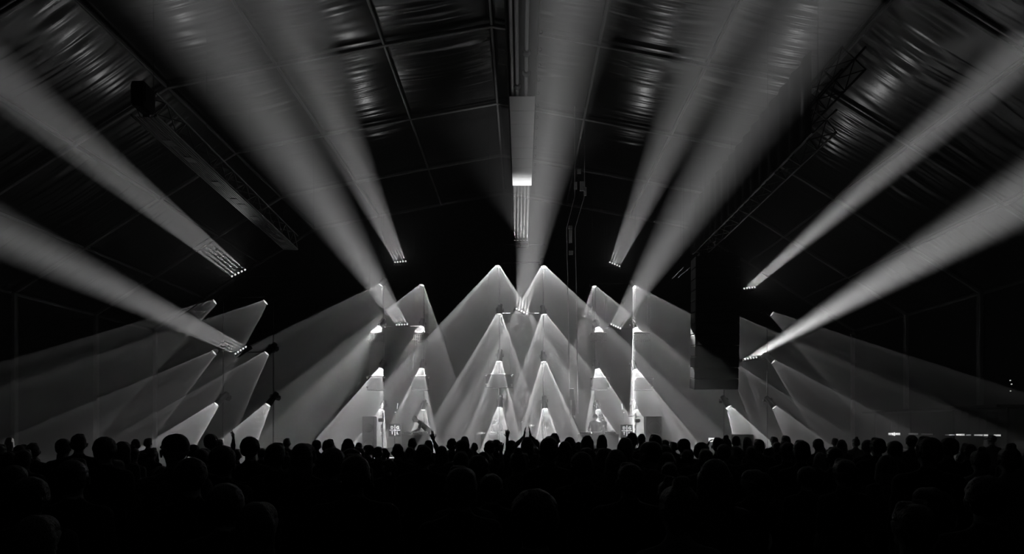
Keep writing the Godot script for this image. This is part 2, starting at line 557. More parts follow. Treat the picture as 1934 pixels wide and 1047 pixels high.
# ---------------------------------------------------------------- people
# bones: [ax, ay, az, ra, bx, by, bz, rb, zone]; zones: 0 skin, 1 top, 2 trousers, 3 shoes, 4 hair, 5 cap
var zone_colors := []
func blob(st: SurfaceTool, bones: Array, k: float, cell: float) -> void:
	var lo := Vector3.ONE * 1e9
	var hi := -lo
	for b in bones:
		for e in [[0, 3], [4, 7]]:
			var p := Vector3(b[e[0]], b[e[0] + 1], b[e[0] + 2])
			var r: Vector3 = Vector3.ONE * (b[e[1]] + cell * 3.0)
			lo = lo.min(p - r)
			hi = hi.max(p + r)
	var nx := int((hi.x - lo.x) / cell) + 2
	var ny := int((hi.y - lo.y) / cell) + 2
	var nz := int((hi.z - lo.z) / cell) + 2
	var val := PackedFloat32Array()
	val.resize(nx * ny * nz)
	val.fill(9.0)
	var own := PackedByteArray()
	own.resize(nx * ny * nz)
	var pad := k + cell * 2.5
	for b in bones:
		var a := Vector3(b[0], b[1], b[2])
		var c := Vector3(b[4], b[5], b[6])
		var ra: float = b[3]
		var dr: float = b[7] - ra
		var ac := c - a
		var l2: float = maxf(ac.length_squared(), 1e-9)
		var rm: float = maxf(b[3], b[7]) + pad
		var p0 := (a.min(c) - Vector3.ONE * rm - lo) / cell
		var p1 := (a.max(c) + Vector3.ONE * rm - lo) / cell
		for z in range(maxi(0, int(p0.z)), mini(nz - 1, int(p1.z) + 1) + 1):
			for y in range(maxi(0, int(p0.y)), mini(ny - 1, int(p1.y) + 1) + 1):
				var i := (z * ny + y) * nx
				for x in range(maxi(0, int(p0.x)), mini(nx - 1, int(p1.x) + 1) + 1):
					var p := lo + Vector3(x, y, z) * cell - a
					var t := clampf(p.dot(ac) / l2, 0.0, 1.0)
					var d := (p - ac * t).length() - ra - dr * t
					var v := val[i + x]
					if d < v:
						own[i + x] = b[8]
					var h := maxf(k - absf(v - d), 0.0) / k
					val[i + x] = minf(v, d) - h * h * k * 0.25
	var base := PackedInt32Array()
	base.resize(nx * ny * nz)
	base.fill(-1)
	var pts := []
	var cols := []
	var offs := [0, 1, nx, nx + 1, nx * ny, nx * ny + 1, nx * ny + nx, nx * ny + nx + 1]
	var ends := [[0, 1], [2, 3], [4, 5], [6, 7], [0, 2], [1, 3], [4, 6], [5, 7], [0, 4], [1, 5], [2, 6], [3, 7]]
	for z in nz - 1:
		for y in ny - 1:
			var i := (z * ny + y) * nx
			for x in nx - 1:
				var n := i + x
				var v0 := val[n]
				if v0 > cell * 2.0 or v0 < -cell * 2.0:
					continue
				var m := 0
				for q in 8:
					if val[n + offs[q]] < 0.0:
						m |= 1 << q
				if m == 0 or m == 255:
					continue
				var sum := Vector3.ZERO
				var cnt := 0
				for e in ends:
					var va := val[n + offs[e[0]]]
					var vb := val[n + offs[e[1]]]
					if (va < 0.0) != (vb < 0.0):
						var t := va / (va - vb)
						var pa := Vector3(e[0] & 1, (e[0] >> 1) & 1, e[0] >> 2)
						var pb := Vector3(e[1] & 1, (e[1] >> 1) & 1, e[1] >> 2)
						sum += pa.lerp(pb, t)
						cnt += 1
				base[n] = pts.size()
				pts.append(lo + (Vector3(x, y, z) + sum / cnt) * cell)
				cols.append(zone_colors[own[n]])
	var mesh_st := SurfaceTool.new()
	mesh_st.begin(Mesh.PRIMITIVE_TRIANGLES)
	mesh_st.set_smooth_group(0)
	for i in pts.size():
		mesh_st.set_color(cols[i])
		mesh_st.add_vertex(pts[i])
	var dx := 1
	var dy := nx
	var dz := nx * ny
	for z in range(1, nz - 1):
		for y in range(1, ny - 1):
			for x in range(1, nx - 1):
				var n := (z * ny + y) * nx + x
				if base[n] < 0:
					continue
				var v := val[n] < 0.0
				for e in [[dx, dy, dz], [dy, dz, dx], [dz, dx, dy]]:
					if v != (val[n + e[0]] < 0.0):
						var a := base[n]
						var b := base[n - e[1]]
						var c := base[n - e[1] - e[2]]
						var d := base[n - e[2]]
						if a < 0 or b < 0 or c < 0 or d < 0:
							continue
						var ids := [a, c, b, a, d, c] if v else [a, b, c, a, c, d]
						for q in ids:
							mesh_st.add_index(q)
	mesh_st.generate_normals()
	st.append_from(mesh_st.commit(), 0, Transform3D.IDENTITY)

func seg(a: Vector3, ra: float, b: Vector3, rb: float, zone: int) -> Array:
	return [a.x, a.y, a.z, ra, b.x, b.y, b.z, rb, zone]

# a hand at the wrist: dir along the fingers, palm the way the palm faces, side +1 for a right hand
func hand(st: SurfaceTool, wrist: Vector3, dir: Vector3, palm: Vector3, side: float, curl: float, shown := [1, 1, 1, 1]) -> void:
	var f := dir.normalized()
	var n := (palm - f * palm.dot(f)).normalized()
	var s := f.cross(n) * side
	var bones := []
	bones.append(seg(wrist - f * 0.05, 0.030, wrist + f * 0.01, 0.026, 0))
	var roots := []
	for i in 4:
		var r := wrist + f * (0.088 - absf(i - 1.2) * 0.005) + s * ((i - 1.5) * -0.021)
		roots.append(r)
		bones.append(seg(wrist + f * 0.012 + s * ((i - 1.5) * -0.011), 0.017, r, 0.0125, 0))
	var long := [0.068, 0.076, 0.070, 0.054]
	for i in 4:
		var c: float = curl if shown[i] else 2.0
		var spread := s * ((i - 1.5) * -0.10)
		var d := f + spread
		var p: Vector3 = roots[i]
		for j in 3:
			d = (d.normalized().rotated(-f.cross(n).normalized(), -c * [0.35, 0.5, 0.4][j]))
			var q: Vector3 = p + d.normalized() * long[i] * [0.45, 0.32, 0.25][j]
			bones.append(seg(p, [0.0098, 0.0092, 0.0085][j], q, [0.0092, 0.0085, 0.0075][j], 0))
			p = q
	var t0 := wrist + f * 0.022 + s * 0.026
	var t1 := t0 + (f * 0.6 + s * 0.75 + n * 0.2).normalized() * 0.042
	var t2 := t1 + (f * 0.9 + s * 0.3 + n * 0.25).normalized() * 0.034
	bones.append(seg(wrist + f * 0.012 + s * 0.008, 0.018, t0, 0.015, 0))
	bones.append(seg(t0, 0.014, t1, 0.0105, 0))
	bones.append(seg(t1, 0.0105, t2, 0.0085, 0))
	blob(st, bones, 0.006, 0.0046)

# pose: {bend, larm:[elbow, wrist, finger dir, palm, curl, shown], rarm, build, skirt}
func person_mesh(pose: Dictionary) -> Array:
	var w: float = pose.get("build", 1.0)
	var bend := Basis(Vector3.RIGHT, -float(pose.get("bend", 0.0)))      # leans the upper body to -z
	var piv := Vector3(0, 0.98, 0)
	var up := func(p: Vector3) -> Vector3: return piv + bend * (p - piv)
	var bones := []
	for s in [-1.0, 1.0]:
		var kn: float = pose.get("knee", 0.0)
		bones.append(seg(Vector3(s * 0.085 * w, 0.90, 0.0), 0.098 * w, Vector3(s * 0.10, 0.50, -kn), 0.062 * w, 2))
		bones.append(seg(Vector3(s * 0.10, 0.50, -kn), 0.062 * w, Vector3(s * 0.105, 0.33, 0.015 - kn * 0.5), 0.060 * w, 2))
		bones.append(seg(Vector3(s * 0.105, 0.33, 0.015 - kn * 0.5), 0.060 * w, Vector3(s * 0.11, 0.10, 0.02), 0.045, 2))
		bones.append(seg(Vector3(s * 0.112, 0.050, 0.04), 0.048, Vector3(s * 0.135, 0.038, -0.13), 0.036, 3))
		bones.append(seg(Vector3(s * 0.06 * w, 0.97, 0.0), 0.115 * w, up.call(Vector3(s * 0.06 * w, 1.10, 0.0)), 0.098 * w, 1))
		bones.append(seg(up.call(Vector3(s * 0.06 * w, 1.10, 0.0)), 0.100 * w, up.call(Vector3(s * 0.085 * w, 1.29, -0.01)), 0.108 * w, 1))
		bones.append(seg(up.call(Vector3(s * 0.05 * w, 1.37, 0.01)), 0.085 * w, up.call(Vector3(s * 0.175 * w, 1.385, 0.01)), 0.062 * w, 1))
		bones.append(seg(up.call(Vector3(0, 1.455, 0.012)), 0.055, up.call(Vector3(s * 0.12 * w, 1.41, 0.015)), 0.045, 1))
		var arm: Array = pose.get("rarm" if s > 0.0 else "larm", [])
		var sh: Vector3 = up.call(Vector3(s * 0.195 * w, 1.375, 0.01))
		var el: Vector3 = arm[0] if arm else sh + Vector3(s * 0.055, -0.29, 0.03)
		var wr: Vector3 = arm[1] if arm else el + Vector3(-s * 0.015, -0.235, -0.09)
		var bare: int = pose.get("sleeve", 1)
		bones.append(seg(sh, 0.058 * w, sh.lerp(el, 0.55), 0.049 * w, 1))
		bones.append(seg(sh.lerp(el, 0.55), 0.048 * w, el, 0.041 * w, 1))
		bones.append(seg(el, 0.041 * w, el.lerp(wr, 0.4), 0.040 * w, bare))
		bones.append(seg(el.lerp(wr, 0.4), 0.040 * w, wr, 0.027, bare))
	bones.append(seg(up.call(Vector3(0, 1.47, 0.008)), 0.056, up.call(Vector3(0, 1.54, -0.005)), 0.054, 0))
	var st := SurfaceTool.new()
	st.begin(Mesh.PRIMITIVE_TRIANGLES)
	blob(st, bones, 0.035, 0.021)
	# head
	var hd := Basis(Vector3.RIGHT, -float(pose.get("nod", 0.0))) * bend
	var c: Vector3 = up.call(Vector3(0, 1.55, 0.0))
	var hp := func(p: Vector3) -> Vector3: return c + hd * Basis(Vector3.UP, float(pose.get("look", 0.0))) * p
	var hb := []
	hb.append(seg(hp.call(Vector3(0, 0.100, 0.020)), 0.088, hp.call(Vector3(0, 0.095, -0.022)), 0.080, 0))
	hb.append(seg(hp.call(Vector3(0, 0.05, -0.035)), 0.062, hp.call(Vector3(0, 0.005, -0.052)), 0.040, 0))
	hb.append(seg(hp.call(Vector3(0, -0.09, 0.01)), 0.053, hp.call(Vector3(0, 0.03, 0.0)), 0.058, 0))
	hb.append(seg(hp.call(Vector3(0, 0.085, -0.098)), 0.009, hp.call(Vector3(0, 0.050, -0.114)), 0.014, 0))
	hb.append(seg(hp.call(Vector3(-0.022, 0.013, -0.089)), 0.009, hp.call(Vector3(0.022, 0.013, -0.089)), 0.009, 0))
	for s in [-1.0, 1.0]:
		hb.append(seg(hp.call(Vector3(s * 0.098, 0.082, 0.004)), 0.013, hp.call(Vector3(s * 0.092, 0.042, -0.003)), 0.009, 0))
		hb.append(seg(hp.call(Vector3(s * 0.018, 0.098, -0.090)), 0.010, hp.call(Vector3(s * 0.048, 0.098, -0.078)), 0.010, 0))
	blob(st, hb, 0.014, 0.0105)
	for s in [-1.0, 1.0]:
		var arm: Array = pose.get("rarm" if s > 0.0 else "larm", [])
		var sh: Vector3 = up.call(Vector3(s * 0.195 * w, 1.375, 0.01))
		var el: Vector3 = arm[0] if arm else sh + Vector3(s * 0.055, -0.29, 0.03)
		var wr: Vector3 = arm[1] if arm else el + Vector3(-s * 0.015, -0.235, -0.09)
		if arm:
			hand(st, wr, arm[2], arm[3], s, arm[4], arm[5])
		else:
			hand(st, wr, (wr - el).normalized() + Vector3(0, -0.3, 0), Vector3(-s, 0, -0.3), s, 0.8)
	var body := st.commit()
	# hair or headgear
	var style: String = pose.get("hair", "short")
	var hs := SurfaceTool.new()
	hs.begin(Mesh.PRIMITIVE_TRIANGLES)
	var hz := 5 if style in ["cap", "beanie"] else 4
	var q := []
	q.append(seg(hp.call(Vector3(0, 0.118, 0.026)), 0.089, hp.call(Vector3(0, 0.124, -0.024)), 0.077, hz))
	if style != "cap" and style != "beanie":
		q.append(seg(hp.call(Vector3(-0.03, 0.06, 0.045)), 0.062, hp.call(Vector3(0.03, 0.06, 0.045)), 0.062, 4))
	match style:
		"short":
			q.append(seg(hp.call(Vector3(-0.02, 0.185, -0.045)), 0.030, hp.call(Vector3(0.03, 0.185, -0.045)), 0.028, 4))
		"bushy":
			for i in 44:
				var v := 1.0 - 1.45 * (i + 0.5) / 44.0
				var a := i * 2.39996
				var r := sqrt(maxf(0.0, 1.0 - v * v))
				var c0 := Vector3(cos(a) * r * 0.080, 0.112 + v * 0.082, 0.018 + sin(a) * r * 0.088)
				if c0.z < -0.045 and c0.y < 0.135:
					continue
				var p: Vector3 = hp.call(c0)
				q.append(seg(p, 0.026 + 0.006 * sin(i * 1.7), p + Vector3(0, 0.004, 0), 0.026, 4))
		"long", "loose":
			for s in [-1.0, 0.0, 1.0]:
				var e: float = 1.0 if style == "long" else 0.7
				q.append(seg(hp.call(Vector3(s * 0.062, 0.08, 0.03 + (0.03 if s == 0.0 else 0.0))), 0.050, hp.call(Vector3(s * 0.075, -0.06 * e, 0.05)), 0.045, 4))
				q.append(seg(hp.call(Vector3(s * 0.075, -0.06 * e, 0.05)), 0.045, hp.call(Vector3(s * 0.06, -0.24 * e, 0.085)), 0.028, 4))
		"bun":
			q.append(seg(hp.call(Vector3(-0.012, 0.215, 0.035)), 0.036, hp.call(Vector3(0.012, 0.22, 0.035)), 0.034, 4))
		"ponytail":
			q.append(seg(hp.call(Vector3(0, 0.15, 0.115)), 0.026, hp.call(Vector3(0, 0.09, 0.155)), 0.034, 4))
			q.append(seg(hp.call(Vector3(0, 0.09, 0.155)), 0.034, hp.call(Vector3(0, -0.10, 0.135)), 0.016, 4))
		"cap":
			q.append(seg(hp.call(Vector3(-0.035, 0.115, -0.10)), 0.011, hp.call(Vector3(0.035, 0.115, -0.10)), 0.011, 5))
			q.append(seg(hp.call(Vector3(-0.028, 0.105, -0.155)), 0.009, hp.call(Vector3(0.028, 0.105, -0.155)), 0.009, 5))
			q.append(seg(hp.call(Vector3(-0.045, 0.112, -0.10)), 0.010, hp.call(Vector3(-0.030, 0.105, -0.15)), 0.009, 5))
			q.append(seg(hp.call(Vector3(0.045, 0.112, -0.10)), 0.010, hp.call(Vector3(0.030, 0.105, -0.15)), 0.009, 5))
		"beanie":
			q.append(seg(hp.call(Vector3(0, 0.15, 0.03)), 0.088, hp.call(Vector3(0, 0.165, 0.04)), 0.075, 5))
	blob(hs, q, 0.02, 0.011)
	return [body, hs.commit(), "hat" if hz == 5 else "hair"]

const UPRIGHT := Vector3(0, 1, 0)
var people_kinds := {}
func make_kinds() -> void:
	var tops := [Color(0.025, 0.025, 0.025), Color(0.06, 0.06, 0.06), Color(0.016, 0.016, 0.016), Color(0.12, 0.12, 0.12)]
	var hairs := [Color(0.022, 0.022, 0.022), Color(0.05, 0.05, 0.05), Color(0.09, 0.09, 0.09)]
	var kinds := {
		"short": {"hair": "short", "about": "short dark hair and dark shirt", "top": 0, "tint": 0, "sleeve": 0},
		"broad": {"hair": "short", "build": 1.12, "about": "broad shoulders and short cropped hair", "top": 2, "tint": 0, "look": 0.3},
		"bushy": {"hair": "bushy", "about": "thick bushy hair and dark sweater", "top": 0, "tint": 0},
		"long": {"hair": "long", "build": 0.92, "about": "long straight hair down the back", "top": 1, "tint": 1, "sleeve": 0},
		"loose": {"hair": "loose", "build": 0.90, "about": "shoulder-length light hair", "top": 1, "tint": 2, "sleeve": 0, "look": -0.35},
		"bun": {"hair": "bun", "build": 0.92, "about": "hair tied in a bun", "top": 3, "tint": 1, "look": 0.2},
		"ponytail": {"hair": "ponytail", "build": 0.92, "about": "hair tied in a ponytail", "top": 0, "tint": 1, "look": 0.9},
		"cap": {"hair": "cap", "about": "a dark peaked cap and dark top", "top": 1, "tint": 0, "look": 0.6},
		"beanie": {"hair": "beanie", "build": 1.05, "about": "a knitted hat and dark jacket", "top": 2, "tint": 0},
		"peace": {"hair": "short", "about": "one arm stretched up showing two fingers", "top": 0, "tint": 0, "sleeve": 0,
			"larm": [Vector3(-0.27, 1.52, -0.06), Vector3(-0.36, 1.74, -0.10), Vector3(-0.3, 1, 0), Vector3(0, 0, -1), 0.12, [1, 1, 0, 0]]},
		"arm_up": {"hair": "bushy", "about": "one straight arm raised with an open hand", "top": 0, "tint": 0, "sleeve": 0,
			"rarm": [Vector3(0.24, 1.58, -0.06), Vector3(0.23, 1.82, -0.08), UPRIGHT, Vector3(0, 0, -1), 0.15, [1, 1, 1, 1]]},
		"clapping": {"hair": "loose", "about": "both hands clapping above the head", "build": 0.92, "top": 1, "tint": 1, "sleeve": 0,
			"larm": [Vector3(-0.24, 1.56, -0.16), Vector3(-0.055, 1.76, -0.20), Vector3(0.1, 1, 0), Vector3(1, 0, 0), 0.25, [1, 1, 1, 1]],
			"rarm": [Vector3(0.24, 1.56, -0.16), Vector3(0.055, 1.77, -0.20), Vector3(-0.1, 1, 0), Vector3(-1, 0, 0), 0.25, [1, 1, 1, 1]]},
		"pointing": {"hair": "short", "about": "one arm raised pointing a finger", "top": 2, "tint": 0,
			"rarm": [Vector3(0.25, 1.55, -0.08), Vector3(0.25, 1.79, -0.10), UPRIGHT, Vector3(-1, 0, 0), 0.1, [1, 0, 0, 0]]},
		"phone": {"hair": "short", "about": "both hands holding up a phone", "top": 0, "tint": 0,
			"larm": [Vector3(-0.27, 1.34, -0.26), Vector3(-0.09, 1.60, -0.33), Vector3(0.35, 1, 0), Vector3(1, 0, 0.2), 0.9, [1, 1, 1, 1]],
			"rarm": [Vector3(0.27, 1.34, -0.26), Vector3(0.09, 1.60, -0.33), Vector3(-0.35, 1, 0), Vector3(-1, 0, 0.2), 0.9, [1, 1, 1, 1]]},
		"player_bent": {"hair": "cap", "bend": 0.85, "nod": 0.15, "about": "", "top": 0, "tint": 0, "sleeve": 0,
			"larm": [Vector3(-0.26, 1.02, -0.36), Vector3(-0.17, 0.93, -0.58), Vector3(0, -0.35, -1), Vector3(0, -1, 0), 0.6, [1, 1, 1, 1]],
			"rarm": [Vector3(0.26, 1.02, -0.36), Vector3(0.17, 0.93, -0.58), Vector3(0, -0.35, -1), Vector3(0, -1, 0), 0.6, [1, 1, 1, 1]]},
		"player_lean": {"hair": "bushy", "bend": 0.35, "nod": 0.25, "about": "", "top": 1, "tint": 0,
			"larm": [Vector3(-0.29, 1.06, -0.14), Vector3(-0.16, 0.95, -0.36), Vector3(0, -0.2, -1), Vector3(0, -1, 0), 0.6, [1, 1, 1, 1]],
			"rarm": [Vector3(0.29, 1.06, -0.14), Vector3(0.16, 0.95, -0.36), Vector3(0, -0.2, -1), Vector3(0, -1, 0), 0.6, [1, 1, 1, 1]]},
	}
	var m := StandardMaterial3D.new()
	m.resource_name = "person_skin_and_clothes"
	m.vertex_color_use_as_albedo = true
	m.roughness = 0.75
	m.metallic_specular = 0.3
	mats["person"] = m
	var h := StandardMaterial3D.new()
	h.resource_name = "person_hair"
	h.vertex_color_use_as_albedo = true
	h.roughness = 0.5
	h.metallic_specular = 0.55
	var strands := FastNoiseLite.new()
	strands.seed = 5
	strands.frequency = 0.06
	strands.fractal_octaves = 3
	var st := NoiseTexture2D.new()
	st.width = 256
	st.height = 256
	st.seamless = true
	st.as_normal_map = true
	st.bump_strength = 10.0
	st.noise = strands
	h.normal_enabled = true
	h.normal_scale = 0.9
	h.normal_texture = st
	h.uv1_triplanar = true
	h.uv1_scale = Vector3(9.0, 1.8, 9.0)
	mats["hair"] = h
	for key in kinds:
		var d: Dictionary = kinds[key]
		zone_colors = [Color(0.28, 0.28, 0.28), tops[d.top], Color(0.010, 0.010, 0.012), Color(0.02, 0.02, 0.02), hairs[d.tint], Color(0.02, 0.02, 0.02)]
		d.made = person_mesh(d)
		people_kinds[key] = d

func person(kind: String, where: Vector3, tall: float, turn: float, label: String, group: String) -> Node3D:
	var d: Dictionary = people_kinds[kind]
	var o := thing("person", label, "person", where, group, turn)
	o.scale = Vector3.ONE * (tall / 1.76)
	put("body", d.made[0], mats["person"], o)
	put(d.made[2], d.made[1], mats["hair"], o)
	return o

# heads read off the photograph: x, top y, width in pixels
const HEADS := [
	[19, 826, 15], [40, 840, 25], [62, 837, 26], [121, 830, 26], [149, 820, 28], [199, 827, 38], [233, 833, 28], [256, 830, 18], [280, 828, 16], [0, 840, 25], [19, 853, 30],
	[330, 818, 50], [366, 841, 23], [399, 821, 23], [422, 844, 48], [473, 827, 33], [447, 849, 22], [521, 837, 40], [542, 828, 16], [575, 836, 43], [598, 832, 18], [621, 830, 23], [628, 848, 46],
	[658, 828, 22], [678, 837, 14], [695, 840, 20], [714, 844, 22], [751, 839, 25], [779, 828, 18], [774, 845, 22], [799, 841, 36], [810, 831, 17], [835, 842, 24], [853, 832, 14], [873, 830, 27], [878, 824, 16], [896, 837, 16], [925, 833, 23], [732, 867, 28], [829, 856, 24], [871, 853, 36], [669, 859, 62], [928, 897, 48],
	[965, 833, 22], [977, 853, 36], [1012, 831, 14], [1038, 825, 37], [1047, 819, 20], [1075, 825, 22], [1068, 833, 26], [1109, 822, 21], [1093, 836, 16], [1137, 821, 17], [1107, 845, 25], [1099, 856, 43], [1138, 846, 28], [1164, 848, 38], [1193, 821, 24], [1182, 826, 28], [1211, 822, 17], [1237, 821, 25], [1228, 833, 42], [1256, 832, 16], [1272, 835, 17], [1261, 854, 30],
	[1291, 830, 25], [1297, 850, 26], [1325, 837, 30], [1369, 827, 23], [1367, 840, 27], [1390, 826, 18], [1411, 825, 16], [1433, 830, 22], [1418, 844, 23], [1462, 825, 15], [1484, 823, 18], [1467, 835, 20], [1486, 835, 30], [1513, 832, 34], [1545, 830, 20], [1577, 828, 14], [1590, 830, 18], [1349, 865, 66],
	[1616, 828, 15], [1638, 832, 22], [1657, 827, 28], [1688, 834, 28], [1721, 823, 20], [1753, 825, 44], [1791, 828, 30], [1873, 822, 15], [1828, 838, 26], [1905, 845, 40], [1850, 850, 34],
]

func build_crowd() -> void:
	make_kinds()
	var stood := []
	var free := func(x: float, z: float) -> bool:
		for s: Vector2 in stood:
			if s.distance_to(Vector2(x, z)) < 0.50:
				return false
		return true
	var standing := func(kind: String, x: float, z: float, tall: float, turn: float, label := "") -> Node3D:
		stood.append(Vector2(x, z))
		var row := "front rows" if z < -14.0 else "middle rows" if z < -8.0 else "rear rows"
		var by := "under the walkway truss" if x < -6.5 else "before the capped player" if x < -2.2 else "before the centre tower" if x < 2.2 else "before the two players" if x < 5.0 else "before the loudspeaker column" if x < 8.0 else "towards the bar"
		var l: String = label if label else "crowd member with %s, %s, %s" % [people_kinds[kind].about, row, by]
		return person(kind, Vector3(x, 0, z), tall, turn, l, "crowd with " + people_kinds[kind].about)
	# the raised hands first: kind, hand-top x, y, depth, hand top as a share of the body height, hand x offset
	for r in [["peace", 811, 812, 13.5, 1.094, -0.42, "person in the crowd stretching one arm up with two fingers spread"], ["arm_up", 958, 809, 14.5, 1.14, 0.23, "crowd member raising a straight arm and open hand before the centre tower"],
			["clapping", 996, 806, 13.0, 1.10, 0.0, "person in the crowd clapping both hands overhead before the centre tower"], ["pointing", 437, 812, 14.0, 1.11, 0.25, "person in the crowd pointing one finger up before the far left tower"], ["arm_up", 946, 832, 10.5, 1.14, 0.23, "person in the crowd with a low raised open hand beside the centre tower"]]:
		var hand_y: float = EYE - (r[2] - VY) * r[3] / F
		var tall: float = hand_y / r[4]
		var x: float = (r[1] - VX) * r[3] / F - r[5] * tall / 1.76
		standing.call(r[0], x, -r[3], tall, 0.0, r[6])
	var ph = standing.call("phone", (1356.0 - VX) * 11.5 / F, -11.5, 1.76, 0.0, "person in the crowd holding up a glowing phone with both hands")
	var s: float = 1.0
	var phone := thing("phone", "small phone with a bright screen held up in the crowd", "phone", ph.position + Vector3(0, 1.72, -0.315) * s)
	put("phone_case", box_mesh(Vector3(0.15, 0.075, 0.009), 0.003), mat("phone_black", Color(0.05, 0.05, 0.05), 0.3), phone)
	put("phone_screen", box_mesh(Vector3(0.138, 0.066, 0.002), 0.0005), glow("phone_screen_glow", 0.45), phone, Vector3(0, 0, 0.0052))
	var names := ["short", "broad", "bushy", "long", "loose", "bun", "ponytail", "cap", "beanie", "short", "bushy", "short", "broad", "loose", "bushy", "short"]
	for i in HEADS.size():
		var hd: Array = HEADS[i]
		var d: float = clampf(0.20 * F / hd[2], 4.6, 20.0)
		for tries in 40:
			var dd: float = d + (0.0 if tries == 0 else 0.13 * ((tries + 1) / 2) * (1 if tries % 2 else -1))
			var tall: float = EYE - (hd[1] - VY) * dd / F
			var x: float = (hd[0] - VX) * dd / F
			if dd > 3.0 and tall > 1.45 and tall < 1.98 and free.call(x, -dd):
				var kind: String = names[(i * 7 + int(hd[0])) % names.size()]
				if hd[2] > 40 and kind in ["bun", "beanie", "ponytail"]:
					kind = "bushy"
				standing.call(kind, x, -dd, tall, rng.randf_range(-0.25, 0.25))
				break
	# the rows between and in front of them
	for row in [3.3, 4.1, 5.0, 6.0, 7.2, 8.5, 10.0, 11.8, 13.8, 16.0, 18.5]:
		var half: float = 1010.0 / F * row
		var n := int(half * 2.0 / 0.95)
		for i in n:
			var z: float = row + rng.randf_range(-0.3, 0.3)
			var x: float = -half - 0.02 * row + (i + rng.randf_range(0.15, 0.85)) * half * 2.0 / n
			var tall := rng.randf_range(1.50, 1.74)
			var top: float = VY + (EYE - tall) * F / z
			if top < 846.0:
				tall = EYE - (rng.randf_range(840.0, 858.0) - VY) * z / F
			if tall < 1.46 or absf(x - HALL) > 16.0 or not free.call(x, -z):
				continue
			standing.call(names[rng.randi() % names.size()], x, -z, tall, rng.randf_range(-0.35, 0.35))
	print("people: ", stood.size())

# ---------------------------------------------------------------- trusses
# a box truss along +x, centred on its length: four chords, zigzag bracing on the four sides, end frames
func truss_chord(length: float) -> ArrayMesh:
	var st := st_new()
	tube(st, Vector3(-length * 0.5, 0, 0), Vector3(length * 0.5, 0, 0), 0.024, -1.0, 8)
	return done(st)

func truss_parts(o: Node3D, length: float, high: float, deep: float, m: Material, b := Basis.IDENTITY, mid := Vector3.ZERO) -> void:
	var chord := truss_chord(length)
	for sy in [-0.5, 0.5]:
		for sz in [-0.5, 0.5]:
			put("chord", chord, m, o, mid + b * Vector3(0, sy * high, sz * deep), b)
	var n := int(ceil(length / (high * 1.1)))
	var stp := length / n
	for side in 4:
		var flat := deep if side > 1 else high
		var brace := st_new()
		tube(brace, Vector3(-stp * 0.5, -flat * 0.5, 0), Vector3(stp * 0.5, flat * 0.5, 0), 0.012, -1.0, 6, false)
		var mesh := done(brace)
		var turn := Basis.IDENTITY if side < 2 else Basis(Vector3(1, 0, 0), Vector3(0, 0, 1), Vector3(0, -1, 0))
		var off: Vector3 = [Vector3(0, 0, -deep * 0.5), Vector3(0, 0, deep * 0.5), Vector3(0, -high * 0.5, 0), Vector3(0, high * 0.5, 0)][side]
		for i in n:
			var lean := turn if (i + side) % 2 == 0 else turn * Basis(Vector3.RIGHT, PI)
			put("brace", mesh, m, o, mid + b * (off + Vector3(-length * 0.5 + (i + 0.5) * stp, 0, 0)), b * lean)

func roof_y(x: float) -> float:
	var d := absf(x - HALL)
	for k in PROFILE.size() - 1:
		if d <= PROFILE[k + 1].x:
			return lerpf(PROFILE[k].y, PROFILE[k + 1].y, (d - PROFILE[k].x) / (PROFILE[k + 1].x - PROFILE[k].x))
	return PROFILE[PROFILE.size() - 1].y

func hang(o: Node3D, local: Vector3, m: Material) -> void:      # a steel rope from a point of o up to the roof frame
	var p := o.position + o.transform.basis * local
	var st := st_new()
	tube(st, Vector3.ZERO, Vector3(0, roof_y(p.x) - p.y + 0.03, 0), 0.005, -1.0, 5)
	var b := o.transform.basis.inverse()
	put("hanging_rope", done(st), m, o, local, b)

# the frame that carries the lamps of one tower
func tower_frame(t: Dictionary, depth: float) -> void:
	var steel := mat("tower_black", Color(0.03, 0.03, 0.03), 0.6, 0.0, 0.3)
	var columns := {}
	for l in t.lamps:
		var p := at(l[0], l[1], depth)
		var key: int = 0 if l[0] < t.lamps[t.lamps.size() - 1][0] - 30 else 1
		if not columns.has(key):
			columns[key] = []
		columns[key].append(p)
	var xm: float = (columns[0][0].x + columns[1][0].x) * 0.5
	var ground: float = DECK if absf(xm) < 7.0 else 0.0
	var o := thing("light_tower", "slim black frame of two posts and crossbars, " + t.called, "frame", Vector3(xm, ground, -depth - POST))
	var top := 0.0
	for key in columns:
		var xs := 0.0
		var hi := 0.0
		for p: Vector3 in columns[key]:
			xs += p.x / columns[key].size()
			hi = maxf(hi, p.y)
		top = maxf(top, hi + 0.25 - ground)
		var sp := st_new()
		tube(sp, Vector3(0, 0.02, 0), Vector3(0, hi + 0.25 - ground, 0), 0.022, -1.0, 8)
		put("post", done(sp), steel, o, Vector3(xs - xm, 0, 0))
		put("foot_plate", box_mesh(Vector3(0.5, 0.03, 0.5), 0.006), steel, o, Vector3(xs - xm, 0.015, 0))
	for b in t.bars:
		var p := (at(b[0], b[1], depth) + at(b[2], b[3], depth)) * 0.5
		var st := st_new()
		var w: float = absf(columns[0][0].x - columns[1][0].x) + 0.2
		tube(st, Vector3(-w * 0.5, 0, 0), Vector3(w * 0.5, 0, 0), 0.022, -1.0, 8)
		put("crossbar", done(st), steel, o, Vector3(0, p.y - ground, 0))
	for y in [top - 0.02, 0.25]:
		var st := st_new()
		var w: float = absf(columns[0][0].x - columns[1][0].x) + 0.2
		tube(st, Vector3(-w * 0.5, 0, 0), Vector3(w * 0.5, 0, 0), 0.022, -1.0, 8)
		put("crossbar", done(st), steel, o, Vector3(0, y, 0))

